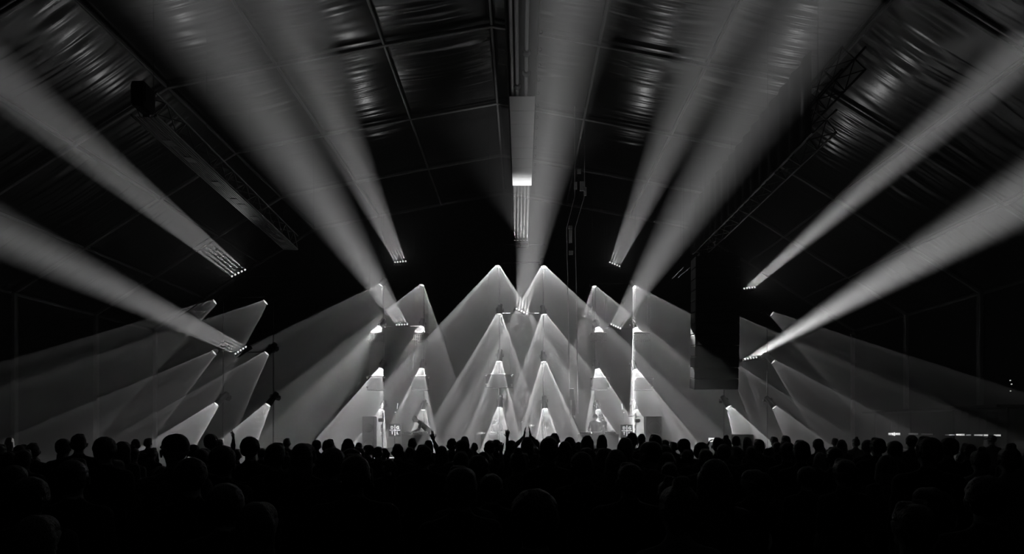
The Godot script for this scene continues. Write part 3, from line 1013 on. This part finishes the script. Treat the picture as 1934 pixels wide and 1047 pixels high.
# ---------------------------------------------------------------- things that hang from the roof
func build_rigging() -> void:
	var steel := mat("rig_aluminium", Color(0.20, 0.20, 0.20), 0.5, 0.0, 0.5)
	var dark := mat("rig_black", Color(0.035, 0.035, 0.035), 0.7, 0.0, 0.25)
	var pale := mat("rig_plate", Color(0.42, 0.42, 0.42), 0.55, 0.0, 0.4)
	# left walkway truss with a slatted underside
	var a := at(549, 458, 26.0)
	var b := at(549.0, 458.0, 26.0) + Vector3(0.5, 0, 11.1)
	var mid := (a + b) * 0.5
	var o := thing("walkway_truss", "long box truss with slatted underside and pale plates hanging over the left of the crowd", "truss", mid)
	var along := (b - a).normalized()
	var bs := Basis(along, Vector3.UP, along.cross(Vector3.UP))
	o.transform.basis = bs
	var len := (b - a).length()
	truss_parts(o, len, 0.46, 0.48, steel)
	var slat := box_mesh(Vector3(len, 0.012, 0.038), 0.003)
	for i in 9:
		put("slat", slat, steel, o, Vector3(0, -0.265, -0.22 + i * 0.055))
	var plate := box_mesh(Vector3(0.34, 0.010, 0.20), 0.003)
	for x in [-5.0, -4.2, -3.6, -3.1, -1.6, -0.4, 0.1, 1.5, 3.2, 4.2]:
		put("plate", plate, pale, o, Vector3(x, -0.276, 0.06 * sin(x * 2.0)))
	for i in 12:
		var st := st_new()
		cbox(st, Vector3(0.09, 0.30, 0.12), Transform3D.IDENTITY, 0.02)
		tube(st, Vector3(0, 0.15, 0), Vector3(0, 0.28, 0), 0.02, -1.0, 6)
		put("clamp", done(st), dark, o, Vector3(-len * 0.5 + 0.5 + i * 0.9, 0.05, 0.27))
	put("motor_box", box_mesh(Vector3(0.5, 0.5, 0.3), 0.04), dark, o, Vector3(len * 0.5 - 0.2, 0.2, 0.1))
	for x in [-len * 0.42, -len * 0.1, len * 0.2, len * 0.46]:
		hang(o, Vector3(x, 0.25, 0.0), dark)
	# right truss with a black cloth along its side
	a = at(1322, 468, 26.0)
	b = a + Vector3(0.0, 0, 10.7)
	mid = (a + b) * 0.5
	o = thing("draped_truss", "long box truss with a black cloth skirt hanging over the right of the crowd", "truss", mid)
	along = Vector3(0, 0, 1)
	bs = Basis(along, Vector3.UP, along.cross(Vector3.UP))
	o.transform.basis = bs
	truss_parts(o, 10.7, 0.46, 0.48, steel)
	truss_parts(o, 10.7, 0.46, 0.48, dark, Basis.IDENTITY, Vector3(0, 1.3, -0.6))
	var st := st_new()
	st.set_smooth_group(1)
	for i in 120:
		var x0 := -5.35 + i * 10.7 / 120.0
		var x1 := x0 + 10.7 / 120.0
		var z0 := 0.30 + 0.03 * sin(x0 * 9.0)
		var z1 := 0.30 + 0.03 * sin(x1 * 9.0)
		quad(st, Vector3(x0, -0.25, z0), Vector3(x0, 1.45, z0), Vector3(x1, 1.45, z1), Vector3(x1, -0.25, z1))
		quad(st, Vector3(x1, -0.25, z1 + 0.01), Vector3(x1, 1.45, z1 + 0.01), Vector3(x0, 1.45, z0 + 0.01), Vector3(x0, -0.25, z0 + 0.01))
	put("cloth_skirt", done(st), grainy("drape_cloth", Color(0.045, 0.045, 0.045), Color(0.07, 0.07, 0.07), 0.05, 1.0, 0.9, 0.2), o)
	for i in 4:
		put("slat", box_mesh(Vector3(0.04, 0.05, 0.5), 0.01), pale, o, Vector3(-5.36, -0.15 + i * 0.11, -0.02))
	for x in [-4.6, -1.5, 1.8, 5.0]:
		hang(o, Vector3(x, 0.25, 0.0), dark)
	# bright edge rails slung under its end
	for r in [[1270, 526, 1291, 505], [1281, 524, 1304, 505], [1282, 487, 1286, 483]]:
		var p := at(r[0], r[1], 26.3)
		var q := at(r[2], r[3], 25.4)
		var s2 := st_new()
		tube(s2, p - q, Vector3.ZERO, 0.018, -1.0, 8)
		var rail := thing("polished_rail", "thin polished metal rail slung under the end of the draped truss", "rail", q, "polished rails under the draped truss")
		put("rail", done(s2), mat("polished_steel", Color(0.8, 0.8, 0.8), 0.25, 1.0), rail)
		hang(rail, Vector3.ZERO, dark)
	# loudspeaker array under the draped truss
	var top := at(1356, 492, 25.75)
	top.y = 7.91
	o = thing("loudspeaker_array", "tall curved black column of hanging loudspeakers beside the far right light tower", "loudspeaker", top)
	var grille := grainy("grille_black", Color(0.03, 0.03, 0.03), Color(0.05, 0.05, 0.05), 0.2, 6.0, 0.7, 0.25)
	var y := 0.0
	var z := 0.0
	for i in 12:
		var tilt := 0.012 * i
		var rot := Basis(Vector3.RIGHT, tilt)
		var cab := put("cabinet", box_mesh(Vector3(1.55, 0.37, 0.75), 0.02), dark, o, Vector3(0, y - 0.19, z - 0.37), rot)
		put("grille", box_mesh(Vector3(1.38, 0.31, 0.02), 0.006), grille, cab, Vector3(0, 0, 0.385))
		y -= 0.385 * cos(tilt)
		z -= 0.385 * sin(tilt) * 0.8
	put("flying_frame", box_mesh(Vector3(1.3, 0.10, 0.9), 0.02), dark, o, Vector3(0, 0.05, -0.37))
	for x in [-0.5, 0.5]:
		hang(o, Vector3(x, 0.1, -0.37), dark)
	# cable duct along the ridge
	var far := 26.8
	var yb := EYE + 460.0 * far / F
	o = thing("cable_duct", "long straight cable duct with pipes running under the tent ridge", "duct", Vector3(0.02, yb, -far))
	var duct := mat("duct_grey", Color(0.82, 0.82, 0.82), 0.5, 0.0, 0.4)
	var l := 24.0
	for s in [-1, 1]:
		put("side_rail", box_mesh(Vector3(0.03, 0.32, l), 0.006), dark, o, Vector3(s * 0.36, 0.13, l * 0.5))
	put("top_sheet", box_mesh(Vector3(0.74, 0.02, l), 0.004), dark, o, Vector3(0, 0.30, l * 0.5))
	for i in 8:
		put("bottom_sheet", box_mesh(Vector3(0.68, 0.012, 0.885), 0.004), duct, o, Vector3(0, -0.01, 0.45 + i * 0.90))
	for x in [-0.26, -0.13, 0.10]:
		var s3 := st_new()
		tube(s3, Vector3(0, 0, 0.2), Vector3(0, 0, l - 0.2), 0.045, -1.0, 10)
		put("pipe", done(s3), duct, o, Vector3(x, 0.10, 0))
	for e in [[0.10, 8.3], [0.10, 9.3], [-0.13, 7.6], [0.10, 12.2], [-0.26, 12.9], [0.10, 13.4], [0.10, 15.0]]:
		var s4 := st_new()
		tube(s4, Vector3(0, 0, -0.10), Vector3(0, 0, 0.0), 0.07, 0.105, 12)
		tube(s4, Vector3(0, 0, 0.0), Vector3(0, 0, 0.10), 0.105, 0.07, 12)
		put("coupling", done(s4), pale, o, Vector3(e[0], 0.08, e[1]))
	for i in 14:
		var s5 := st_new()
		for k in 8:
			var t0 := TAU * k / 9.0
			var t1 := TAU * (k + 1) / 9.0
			tube(s5, Vector3(0.04 * sin(t0), 0.04 * cos(t0), 0), Vector3(0.04 * sin(t1), 0.04 * cos(t1), 0), 0.007, -1.0, 5, false)
		put("hook", done(s5), dark, o, Vector3(0.41, 0.0, 0.6 + i * 0.75))
	for zz in [1.0, 6.0, 11.0, 16.0, 21.0]:
		hang(o, Vector3(-0.3, 0.30, zz - 0.2), dark)
		hang(o, Vector3(0.3, 0.30, zz - 0.2), dark)
	# cable ladder hanging beside the centre tower
	var d := 25.4
	var grey := mat("cable_grey", Color(0.85, 0.85, 0.85), 0.5, 0.0, 0.4)
	o = thing("cable_ladder", "pair of thin grey cables with small plates hanging right of the centre tower", "cable", at(1076, 790, d))
	for s in [0, 1]:
		var pts := [[1085.5 + s * 18.5, 200], [1085.5 + s * 18.5, 370], [1070.0 + s * 16.0, 432], [1072.0 + s * 16.0, 520], [1077 + s * 15.0, 800 - s * 18]]
		var c := st_new()
		for i in pts.size() - 1:
			tube(c, at(pts[i][0], pts[i][1], d) - o.position, at(pts[i + 1][0], pts[i + 1][1], d) - o.position, 0.013, -1.0, 6, true)
		put("cable", done(c), grey, o)
	for p in [[1093.5, 324, 7, 9], [1087, 351, 6, 14], [1100, 352, 10, 18], [1105, 362, 5, 16], [1077, 430, 7, 7], [1077.5, 447, 6, 24], [1078, 478, 8, 8], [1080, 745, 8, 22], [1083, 770, 6, 30]]:
		var w: float = p[2] * d / F
		var h: float = p[3] * d / F
		put("plate", box_mesh(Vector3(w, h, 0.03), 0.01), grey, o, at(p[0], p[1], d) - o.position)
	hang(o, at(1094, 320, d) - o.position + Vector3(0, 0.1, 0), dark)
	# a small lamp on a pole over the left of the stage
	o = thing("hanging_lamp", "small bright lamp on a thin rope between the left truss and the tower", "lamp", at(592, 497, 24.5))
	put("lamp_shade", lathe([Vector2(0.0, 0.10), Vector2(0.05, 0.08), Vector2(0.075, 0.0), Vector2(0.068, 0.0), Vector2(0.045, 0.07), Vector2(0.0, 0.09)], 14), dark, o, Vector3.ZERO, Basis(Vector3.RIGHT, -PI / 2 + 0.9))
	put("bulb", lathe([Vector2(0.0, -0.03), Vector2(0.026, -0.015), Vector2(0.03, 0.01), Vector2(0.0, 0.04)], 10), glow("small_bulb_glow", 0.25), o, Vector3(0, -0.02, 0.03), Basis(Vector3.RIGHT, -PI / 2 + 0.9))
	hang(o, Vector3(0, 0.06, -0.04), dark)

# black-clad beams standing across the front of the stage
func build_front_beams() -> void:
	var dark := mat("rig_black", Color(0.035, 0.035, 0.035), 0.7, 0.0, 0.25)
	var steel := mat("rig_aluminium", Color(0.20, 0.20, 0.20), 0.5, 0.0, 0.5)
	var chrome := mat("polished_steel", Color(0.8, 0.8, 0.8), 0.25, 1.0)
	var dm := F * STEP / 77.5
	var dc := F * STEP / 88.0
	for e in [[694, 728, 711, 737, "lower black beam before the outer lamps of the left inner tower"], [777, 812, 711, 737, "lower black beam before the inner lamps of the left inner tower"],
			[917, 969, 708, 732, "black beam hanging in front of the centre light tower"],
			[1115, 1150, 714, 737, "lower black beam before the inner lamps of the right inner tower"], [1197, 1232, 714, 737, "lower black beam before the outer lamps of the right inner tower"],
			[697, 724, 631, 644, "upper open truss before the outer lamps of the left inner tower"], [780, 808, 631, 644, "upper open truss before the inner lamps of the left inner tower"],
			[1116, 1144, 631, 644, "upper open truss before the inner lamps of the right inner tower"], [1196, 1226, 631, 644, "upper open truss before the outer lamps of the right inner tower"]]:
		var d: float = dc if e[0] > 900 and e[0] < 1000 else dm
		var p := at(e[0], e[2], d)
		var q := at(e[1], e[3], d)
		var mid := (p + q) * 0.5
		var w := q.x - p.x
		var h := p.y - q.y
		var o := thing("front_beam", e[4], "beam", mid)
		truss_parts(o, w, h, 0.25 if e[2] > 700 else 0.5, dark)
		if e[2] > 700:
			put("cover_cloth", box_mesh(Vector3(w * 0.98, h * 0.9, 0.02), 0.006), dark, o, Vector3(0, 0, 0.14))
			for s in [-1, 1]:
				for yy in [0.35, -0.35]:
					var st := st_new()
					cbox(st, Vector3(0.05, 0.07, 0.06), Transform3D.IDENTITY, 0.015)
					tube(st, Vector3(-0.05, 0.03, 0), Vector3(0.05, 0.05, 0), 0.014, -1.0, 6)
					put("clamp", done(st), chrome, o, Vector3(s * w * 0.46, yy * h, 0.165))
		else:
			put("top_plate", box_mesh(Vector3(w, 0.02, 0.56), 0.004), dark, o, Vector3(0, h * 0.5 + 0.03, 0))
			for k in 7:
				var st := st_new()
				tube(st, Vector3(0, 0, 0), Vector3(0, -0.35 - 0.09 * (k % 3), 0), 0.012, -1.0, 6)
				put("hanging_tube", done(st), steel, o, Vector3((k - 3) * w / 7.5, h * 0.3, 0.27))
		for s in [-0.4, 0.4]:
			hang(o, Vector3(s * w, h * 0.5, 0), dark)

# ---------------------------------------------------------------- on the stage
func build_stage() -> void:
	var dark := mat("rig_black", Color(0.035, 0.035, 0.035), 0.7, 0.0, 0.25)
	var black := mat("gear_black", Color(0.06, 0.06, 0.06), 0.45, 0.0, 0.5)
	var steel := mat("rig_aluminium", Color(0.20, 0.20, 0.20), 0.5, 0.0, 0.5)
	var chrome := mat("polished_steel", Color(0.8, 0.8, 0.8), 0.25, 1.0)
	var wood := grainy("deck_wood", Color(0.06, 0.06, 0.06), Color(0.10, 0.10, 0.10), 0.04, 0.8, 0.7, 0.3)
	var o := thing("stage", "low black wooden stage carrying the players and the inner towers", "stage", Vector3(-0.5, 0, -29.4))
	var board := box_mesh(Vector3(1.99, 0.06, 0.99), 0.006)
	for i in 7:
		for j in 7:
			put("deck_board", board, wood, o, Vector3((i - 3) * 2.0, DECK - 0.03, (j - 3) * 1.0))
	for i in 7:
		put("front_panel", box_mesh(Vector3(1.98, DECK - 0.07, 0.03), 0.006), dark, o, Vector3((i - 3) * 2.0, (DECK - 0.07) * 0.5, 3.47))
	for i in 8:
		for j in 3:
			put("leg", box_mesh(Vector3(0.06, DECK - 0.061, 0.06), 0.006), dark, o, Vector3((i - 3.5) * 1.98, (DECK - 0.061) * 0.5, (j - 1) * 3.4))
	# desks with the players' machines
	for e in [[786, 50, "black cloth-covered desk of the player in a cap", "left"], [1129, 76, "black cloth-covered desk of the two players", "right"], [945, 42, "black desk before the centre light tower", "centre"]]:
		var d := 28.6
		var w: float = e[1] * d / F
		var t := thing("desk", e[2], "table", Vector3((e[0] - VX) * d / F, DECK, -d))
		put("table_top", box_mesh(Vector3(w, 0.04, 0.7), 0.008), black, t, Vector3(0, 0.83, 0))
		put("front_cloth", box_mesh(Vector3(w - 0.02, 0.79, 0.02), 0.006), dark, t, Vector3(0, 0.41, 0.33))
		for sx in [-1, 1]:
			for sz in [-1, 1]:
				put("leg", box_mesh(Vector3(0.04, 0.81, 0.04), 0.006), steel, t, Vector3(sx * (w * 0.5 - 0.06), 0.405, sz * 0.28))
		for k in 3:
			var g := thing("synthesizer", "%s small black knobbed box on the %s desk" % [["first", "middle", "last"][k], {"left": "capped player's", "right": "two players'", "centre": "centre"}[e[3]]], "music gear", t.position + Vector3((k - 1) * w * 0.31, 0.85, 0.05), "machines on the desks")
			put("case", box_mesh(Vector3(w * 0.26, 0.07, 0.34), 0.01), black, g, Vector3(0, 0.035, 0))
			for q in 6:
				put("knob", lathe([Vector2(0.0, 0.03), Vector2(0.014, 0.03), Vector2(0.017, 0.0)], 8), chrome, g, Vector3((q - 2.5) * w * 0.04, 0.07, 0.05 * (q % 2)), Basis(Vector3.RIGHT, -PI / 2))
	# players
	var bent := person("player_bent", Vector3((809.0 - VX) * 29.2 / F, DECK, -29.15), 1.78, 1.75, "person in a cap bending low over the left desk", "")
	bent.name = "person_player"
	var lean := person("player_lean", Vector3((1127.0 - VX) * 29.2 / F, DECK, -29.6), 1.66, PI - 0.2, "person with thick hair leaning over the right desk", "")
	lean.name = "person_player_001"
	var pl := person("short", Vector3((1139.0 - VX) * 29.2 / F, DECK, -29.95), 1.66, PI + 0.3, "person standing upright behind the right desk facing the crowd", "")
	pl.name = "person_player_002"
	pl = person("cap", Vector3((939.0 - VX) * 29.2 / F, DECK, -29.2), 1.48, PI, "person in a cap standing behind the centre desk facing the crowd", "")
	pl.name = "person_player_003"
	# glowing logo boards
	var font := SystemFont.new()
	font.font_names = PackedStringArray(["Droid Sans"])
	font.font_weight = 700
	for e in [[746.0, 813.0, "glowing white four-letter logo board beside the capped player's desk"], [1183.7, 814.0, "glowing white four-letter logo board beside the two players' desk"]]:
		var d := 27.9
		var c := at(e[0], e[1], d)
		var t := thing("logo_sign", e[2], "sign", Vector3(c.x, DECK, c.z))
		var cy := c.y - DECK
		put("board", box_mesh(Vector3(0.46, 0.48, 0.05), 0.012), black, t, Vector3(0, cy, 0))
		put("post", box_mesh(Vector3(0.06, cy - 0.23, 0.05), 0.008), black, t, Vector3(0, (cy - 0.23) * 0.5, 0))
		put("foot", box_mesh(Vector3(0.4, 0.03, 0.35), 0.008), black, t, Vector3(0, 0.015, 0))
		var lit := glow("sign_glow", 0.48)
		put("cross_bar", box_mesh(Vector3(0.40, 0.022, 0.014), 0.004), lit, t, Vector3(0, cy, 0.032))
		put("cross_bar", box_mesh(Vector3(0.022, 0.40, 0.014), 0.004), lit, t, Vector3(0, cy, 0.0325))
		for g in [["D", -0.105, 0.1], ["G", 0.108, 0.1], ["T", -0.1, -0.1], ["L", 0.1, -0.1]]:
			var tm := TextMesh.new()
			tm.text = g[0]
			tm.font = font
			tm.font_size = 64
			tm.pixel_size = 0.152 / 64.0
			tm.depth = 0.014
			tm.curve_step = 6.0
			tm.horizontal_alignment = HORIZONTAL_ALIGNMENT_CENTER
			tm.vertical_alignment = VERTICAL_ALIGNMENT_CENTER
			put("letter", tm, lit, t, Vector3(g[1], cy + g[2], 0.032), Basis.from_scale(Vector3(1.15, 1.0, 1.0)))
	# slim lamps on goosenecks
	for e in [[751.0, 762.0, 750.3, 773.0, 747.0, 779.0, "slim gooseneck lamp with a lit tube standing by the left logo board"], [1174.2, 763.0, 1175.3, 774.0, 1178.0, 779.5, "slim gooseneck lamp with a lit tube standing by the right logo board"]]:
		var d := 28.7
		var foot := Vector3((e[4] - VX) * d / F, DECK, -d)
		var t := thing("gooseneck_lamp", e[6], "lamp", foot)
		put("foot", lathe([Vector2(0.0, 0.02), Vector2(0.13, 0.02), Vector2(0.14, 0.0)], 16), black, t, Vector3.ZERO, Basis(Vector3.RIGHT, -PI / 2))
		var st := st_new()
		var hi := at(e[4], e[5], d) - foot
		tube(st, Vector3(0, 0.01, 0), Vector3(0, hi.y, 0), 0.010, -1.0, 6)
		tube(st, Vector3(0, hi.y, 0), at(e[2], e[3], d) - foot, 0.010, -1.0, 6)
		put("stem", done(st), black, t)
		st = st_new()
		tube(st, at(e[2], e[3], d) - foot, at(e[0], e[1], d) - foot, 0.016, -1.0, 8)
		put("lamp_tube", done(st), glow("sign_glow", 0.48), t)
		put("lamp_switch", box_mesh(Vector3(0.055, 0.035, 0.03), 0.008), glow("sign_glow", 0.48), t, Vector3(0, hi.y, 0.02))
	# microphone stands
	for e in [[722.5, 780.0, "tall microphone stand with a boom left of the capped player's logo board"], [1201.0, 781.0, "tall microphone stand with a boom right of the two players' logo board"]]:
		var d := 27.3
		var foot := Vector3((e[0] - VX) * d / F, DECK, -d)
		var t := thing("microphone_stand", e[2], "stand", foot)
		var hi: float = EYE - (e[1] - VY) * d / F - DECK
		var st := st_new()
		tube(st, Vector3(0, 0.05, 0), Vector3(0, hi, 0), 0.022, 0.018, 8)
		put("pole", done(st), black, t)
		for k in 3:
			st = st_new()
			var a := TAU * k / 3.0 + 0.4
			tube(st, Vector3(0, 0.28, 0), Vector3(cos(a) * 0.32, 0.015, sin(a) * 0.32), 0.012, -1.0, 6)
			put("leg", done(st), black, t)
		st = st_new()
		var s: float = -1.0 if e[0] < 900 else 1.0
		tube(st, Vector3(-s * 0.30, hi - 0.12, 0), Vector3(s * 0.10, hi - 0.10, 0), 0.014, -1.0, 6)
		put("boom", done(st), black, t)
		st = st_new()
		cbox(st, Vector3(0.20, 0.14, 0.14), Transform3D.IDENTITY, 0.03)
		put("clip_box", done(st), black, t, Vector3(s * 0.06, hi - 0.27, 0))
		for k in 3:
			put("clip", box_mesh(Vector3(0.035, 0.05 + 0.04 * (2 - k), 0.02), 0.006), chrome, t, Vector3(-0.03, hi - 0.5 - k * 0.17, 0.025))
	# side loudspeakers on the stage
	for e in [[1233.0, 30.0, "black cabinet loudspeaker standing right of the right microphone stand"], [698.0, 22.0, "black cabinet loudspeaker standing left of the left microphone stand"]]:
		var d := 29.0
		var w: float = e[1] * d / F
		var h: float = EYE - (787.0 - VY) * d / F - DECK
		var t := thing("side_loudspeaker", e[2], "loudspeaker", Vector3((e[0] - VX) * d / F, DECK, -d))
		put("cabinet", box_mesh(Vector3(w, h, 0.55), 0.02), dark, t, Vector3(0, h * 0.5, 0))
		for k in 2:
			put("cone", lathe([Vector2(0.0, 0.0), Vector2(0.05, 0.0), Vector2(w * 0.33, 0.03), Vector2(w * 0.38, 0.04), Vector2(w * 0.40, 0.0)], 18), black, t, Vector3(0, h * (0.28 + 0.42 * k), 0.276))
	# cymbals and drums by the centre
	for e in [[986.0, 797.0, 0.17, "small cymbal on a thin stand right of the centre desk"], [1003.0, 803.0, 0.14, "smaller low cymbal on a thin stand left of the ring lamp by the centre"], [909.0, 818.0, 0.16, "small cymbal on a low stand left of the centre desk"]]:
		var d := 28.4
		var foot := Vector3((e[0] - VX) * d / F, DECK, -d)
		var hi: float = EYE - (e[1] - VY) * d / F - DECK
		var t := thing("cymbal_stand", e[3], "cymbal")
		t.position = foot
		var st := st_new()
		tube(st, Vector3(0, 0.02, 0), Vector3(0, hi, 0), 0.012, -1.0, 6)
		put("pole", done(st), steel, t)
		for k in 3:
			st = st_new()
			var a := TAU * k / 3.0
			tube(st, Vector3(0, 0.3, 0), Vector3(cos(a) * 0.25, 0.012, sin(a) * 0.25), 0.010, -1.0, 6)
			put("leg", done(st), steel, t)
		put("cymbal", lathe([Vector2(0.0, 0.03), Vector2(0.04, 0.022), Vector2(0.05, 0.012), Vector2(e[2], 0.0), Vector2(0.05, 0.006), Vector2(0.0, 0.02)], 20), chrome, t, Vector3(0, hi - 0.01, 0), Basis(Vector3.RIGHT, -PI / 2 + 0.35))
	# the box the right lowest ring lamp throws its light over
	var rb := thing("road_case", "low black equipment case beside the far right light tower", "case", Vector3((1398.0 - VX) * 25.0 / F, 0, -25.0))
	var hh: float = EYE - (821.0 - VY) * 25.0 / F
	put("body", box_mesh(Vector3(0.75, hh, 0.6), 0.02), black, rb, Vector3(0, hh * 0.5, 0))
	put("lid_edge", box_mesh(Vector3(0.77, 0.03, 0.62), 0.006), steel, rb, Vector3(0, hh * 0.75, 0))

# ---------------------------------------------------------------- bar along the right wall
func build_bar() -> void:
	var dark := mat("rig_black", Color(0.035, 0.035, 0.035), 0.7, 0.0, 0.25)
	var x := 15.4
	var y := 1.68
	var o := thing("bar_counter", "long dark bar stall with a roof along the right tent wall", "bar", Vector3(x, 0, -27.3))
	put("counter", box_mesh(Vector3(0.6, 1.1, 8.6), 0.02), dark, o, Vector3(-0.2, 0.55, 0))
	put("canopy", box_mesh(Vector3(1.3, 0.10, 9.0), 0.02), dark, o, Vector3(-0.15, 2.6, 0))
	put("back_board", box_mesh(Vector3(0.05, 2.5, 9.0), 0.01), dark, o, Vector3(0.45, 1.3, 0))
	for k in 4:
		put("post", box_mesh(Vector3(0.07, 2.55, 0.07), 0.008), dark, o, Vector3(-0.32, 1.275, -4.3 + k * 2.867))
	# lit signs between the posts: px from, px to, glow
	for e in [[1678, 1686, 4.0, 820.0, 3.4], [1692, 1700, 4.0, 820.0, 3.4], [1716, 1734, 0.06, 820.0, 3], [1740, 1762, 0.015, 820.5, 2], [1785, 1803, 0.04, 822.0, 1.6], [1806, 1822, 0.22, 821.5, 3.5], [1825, 1834, 0.10, 822.3, 2.2], [1840, 1856, 0.40, 822.4, 2.8], [1858, 1866, 0.6, 822.6, 3.0], [1877, 1890, 0.55, 822.7, 3.2]]:
		var d0: float = (x - 0.55) * F / (e[0] - VX)
		var d1: float = (x - 0.55) * F / (e[1] - VX)
		var dm := (d0 + d1) * 0.5
		var yy: float = EYE - (e[3] - VY) * dm / F
		var h: float = e[4] * dm / F
		var t := thing("bar_light", "narrow glowing strip light %s on the bar along the right wall" % ("in the brightest pair" if e[2] > 1.0 else "in the dim broken row"), "light", Vector3(x - 0.55, yy, -dm), "strip lights of the bar")
		put("lamp_housing", box_mesh(Vector3(0.03, h + 0.03, d0 - d1 + 0.02), 0.004), dark, t, Vector3(0.02, 0, 0))
		var rows := 2 if e[2] > 1.0 else 1
		for r in rows:
			put("lamp_strip", box_mesh(Vector3(0.012, h * (1.0 if rows == 1 else (0.62 - 0.30 * r)), d0 - d1), 0.003), glow("bar_glow_%d" % int(e[2] * 100), minf(0.49, e[2] * 0.35)), t, Vector3(0, (0.0 if rows == 1 else h * (0.2 - 0.62 * r)), 0))
		var st := st_new()
		tube(st, Vector3(0.02, h * 0.5, 0), Vector3(0.02, 2.549 - yy, 0), 0.006, -1.0, 5)
		put("hanger", done(st), dark, t)
	var dl: float = (x - 0.56) * F / (1689.0 - VX)
	var bulb := thing("bar_lantern", "round bright lantern between the two brightest bar strips", "lantern", Vector3(x - 0.56, EYE - (820.5 - VY) * dl / F, -dl))
	put("lantern_globe", lathe([Vector2(0.0, 0.07), Vector2(0.03, 0.06), Vector2(0.045, 0.02), Vector2(0.045, -0.02), Vector2(0.03, -0.06), Vector2(0.0, -0.07)], 14), glow("bar_glow_400", 0.49), bulb, Vector3.ZERO, Basis(Vector3.RIGHT, -PI / 2))
	var s6 := st_new()
	tube(s6, Vector3(0, 0.07, 0), Vector3(0, 2.549 - bulb.position.y, 0), 0.006, -1.0, 5)
	put("hanger", done(s6), dark, bulb)
	var li := OmniLight3D.new()
	li.name = "lantern_light"
	li.light_energy = 0.12
	li.light_size = 0.05
	li.omni_range = 30.0
	li.omni_attenuation = 2.0
	li.shadow_enabled = true
	bulb.add_child(li)
	li.position = Vector3(0, 0, 0)
	# little lamps on the wall
	for e in [[1908.0, 719.0, 0.9, "topmost"], [1910.5, 726.0, 0.5, "middle"], [1908.5, 739.0, 1.0, "lowest"]]:
		var d := 24.2
		var p := at(e[0], e[1], d)
		p.x = HALL + 17.0 - 0.20
		d = p.x * F / (e[0] - VX)
		p = at(e[0], e[1], d)
		var t := thing("wall_lamp", "tiny wall lamp, %s of three on the right tent wall" % e[3], "lamp", p, "three small wall lamps")
		put("lamp_holder", box_mesh(Vector3(0.20, 0.04, 0.04), 0.006), dark, t, Vector3(0.12, 0, 0))
		put("bulb", lathe([Vector2(0.0, 0.03), Vector2(0.02, 0.015), Vector2(0.02, -0.015), Vector2(0.0, -0.03)], 8), glow("wall_lamp_glow", 0.3), t)
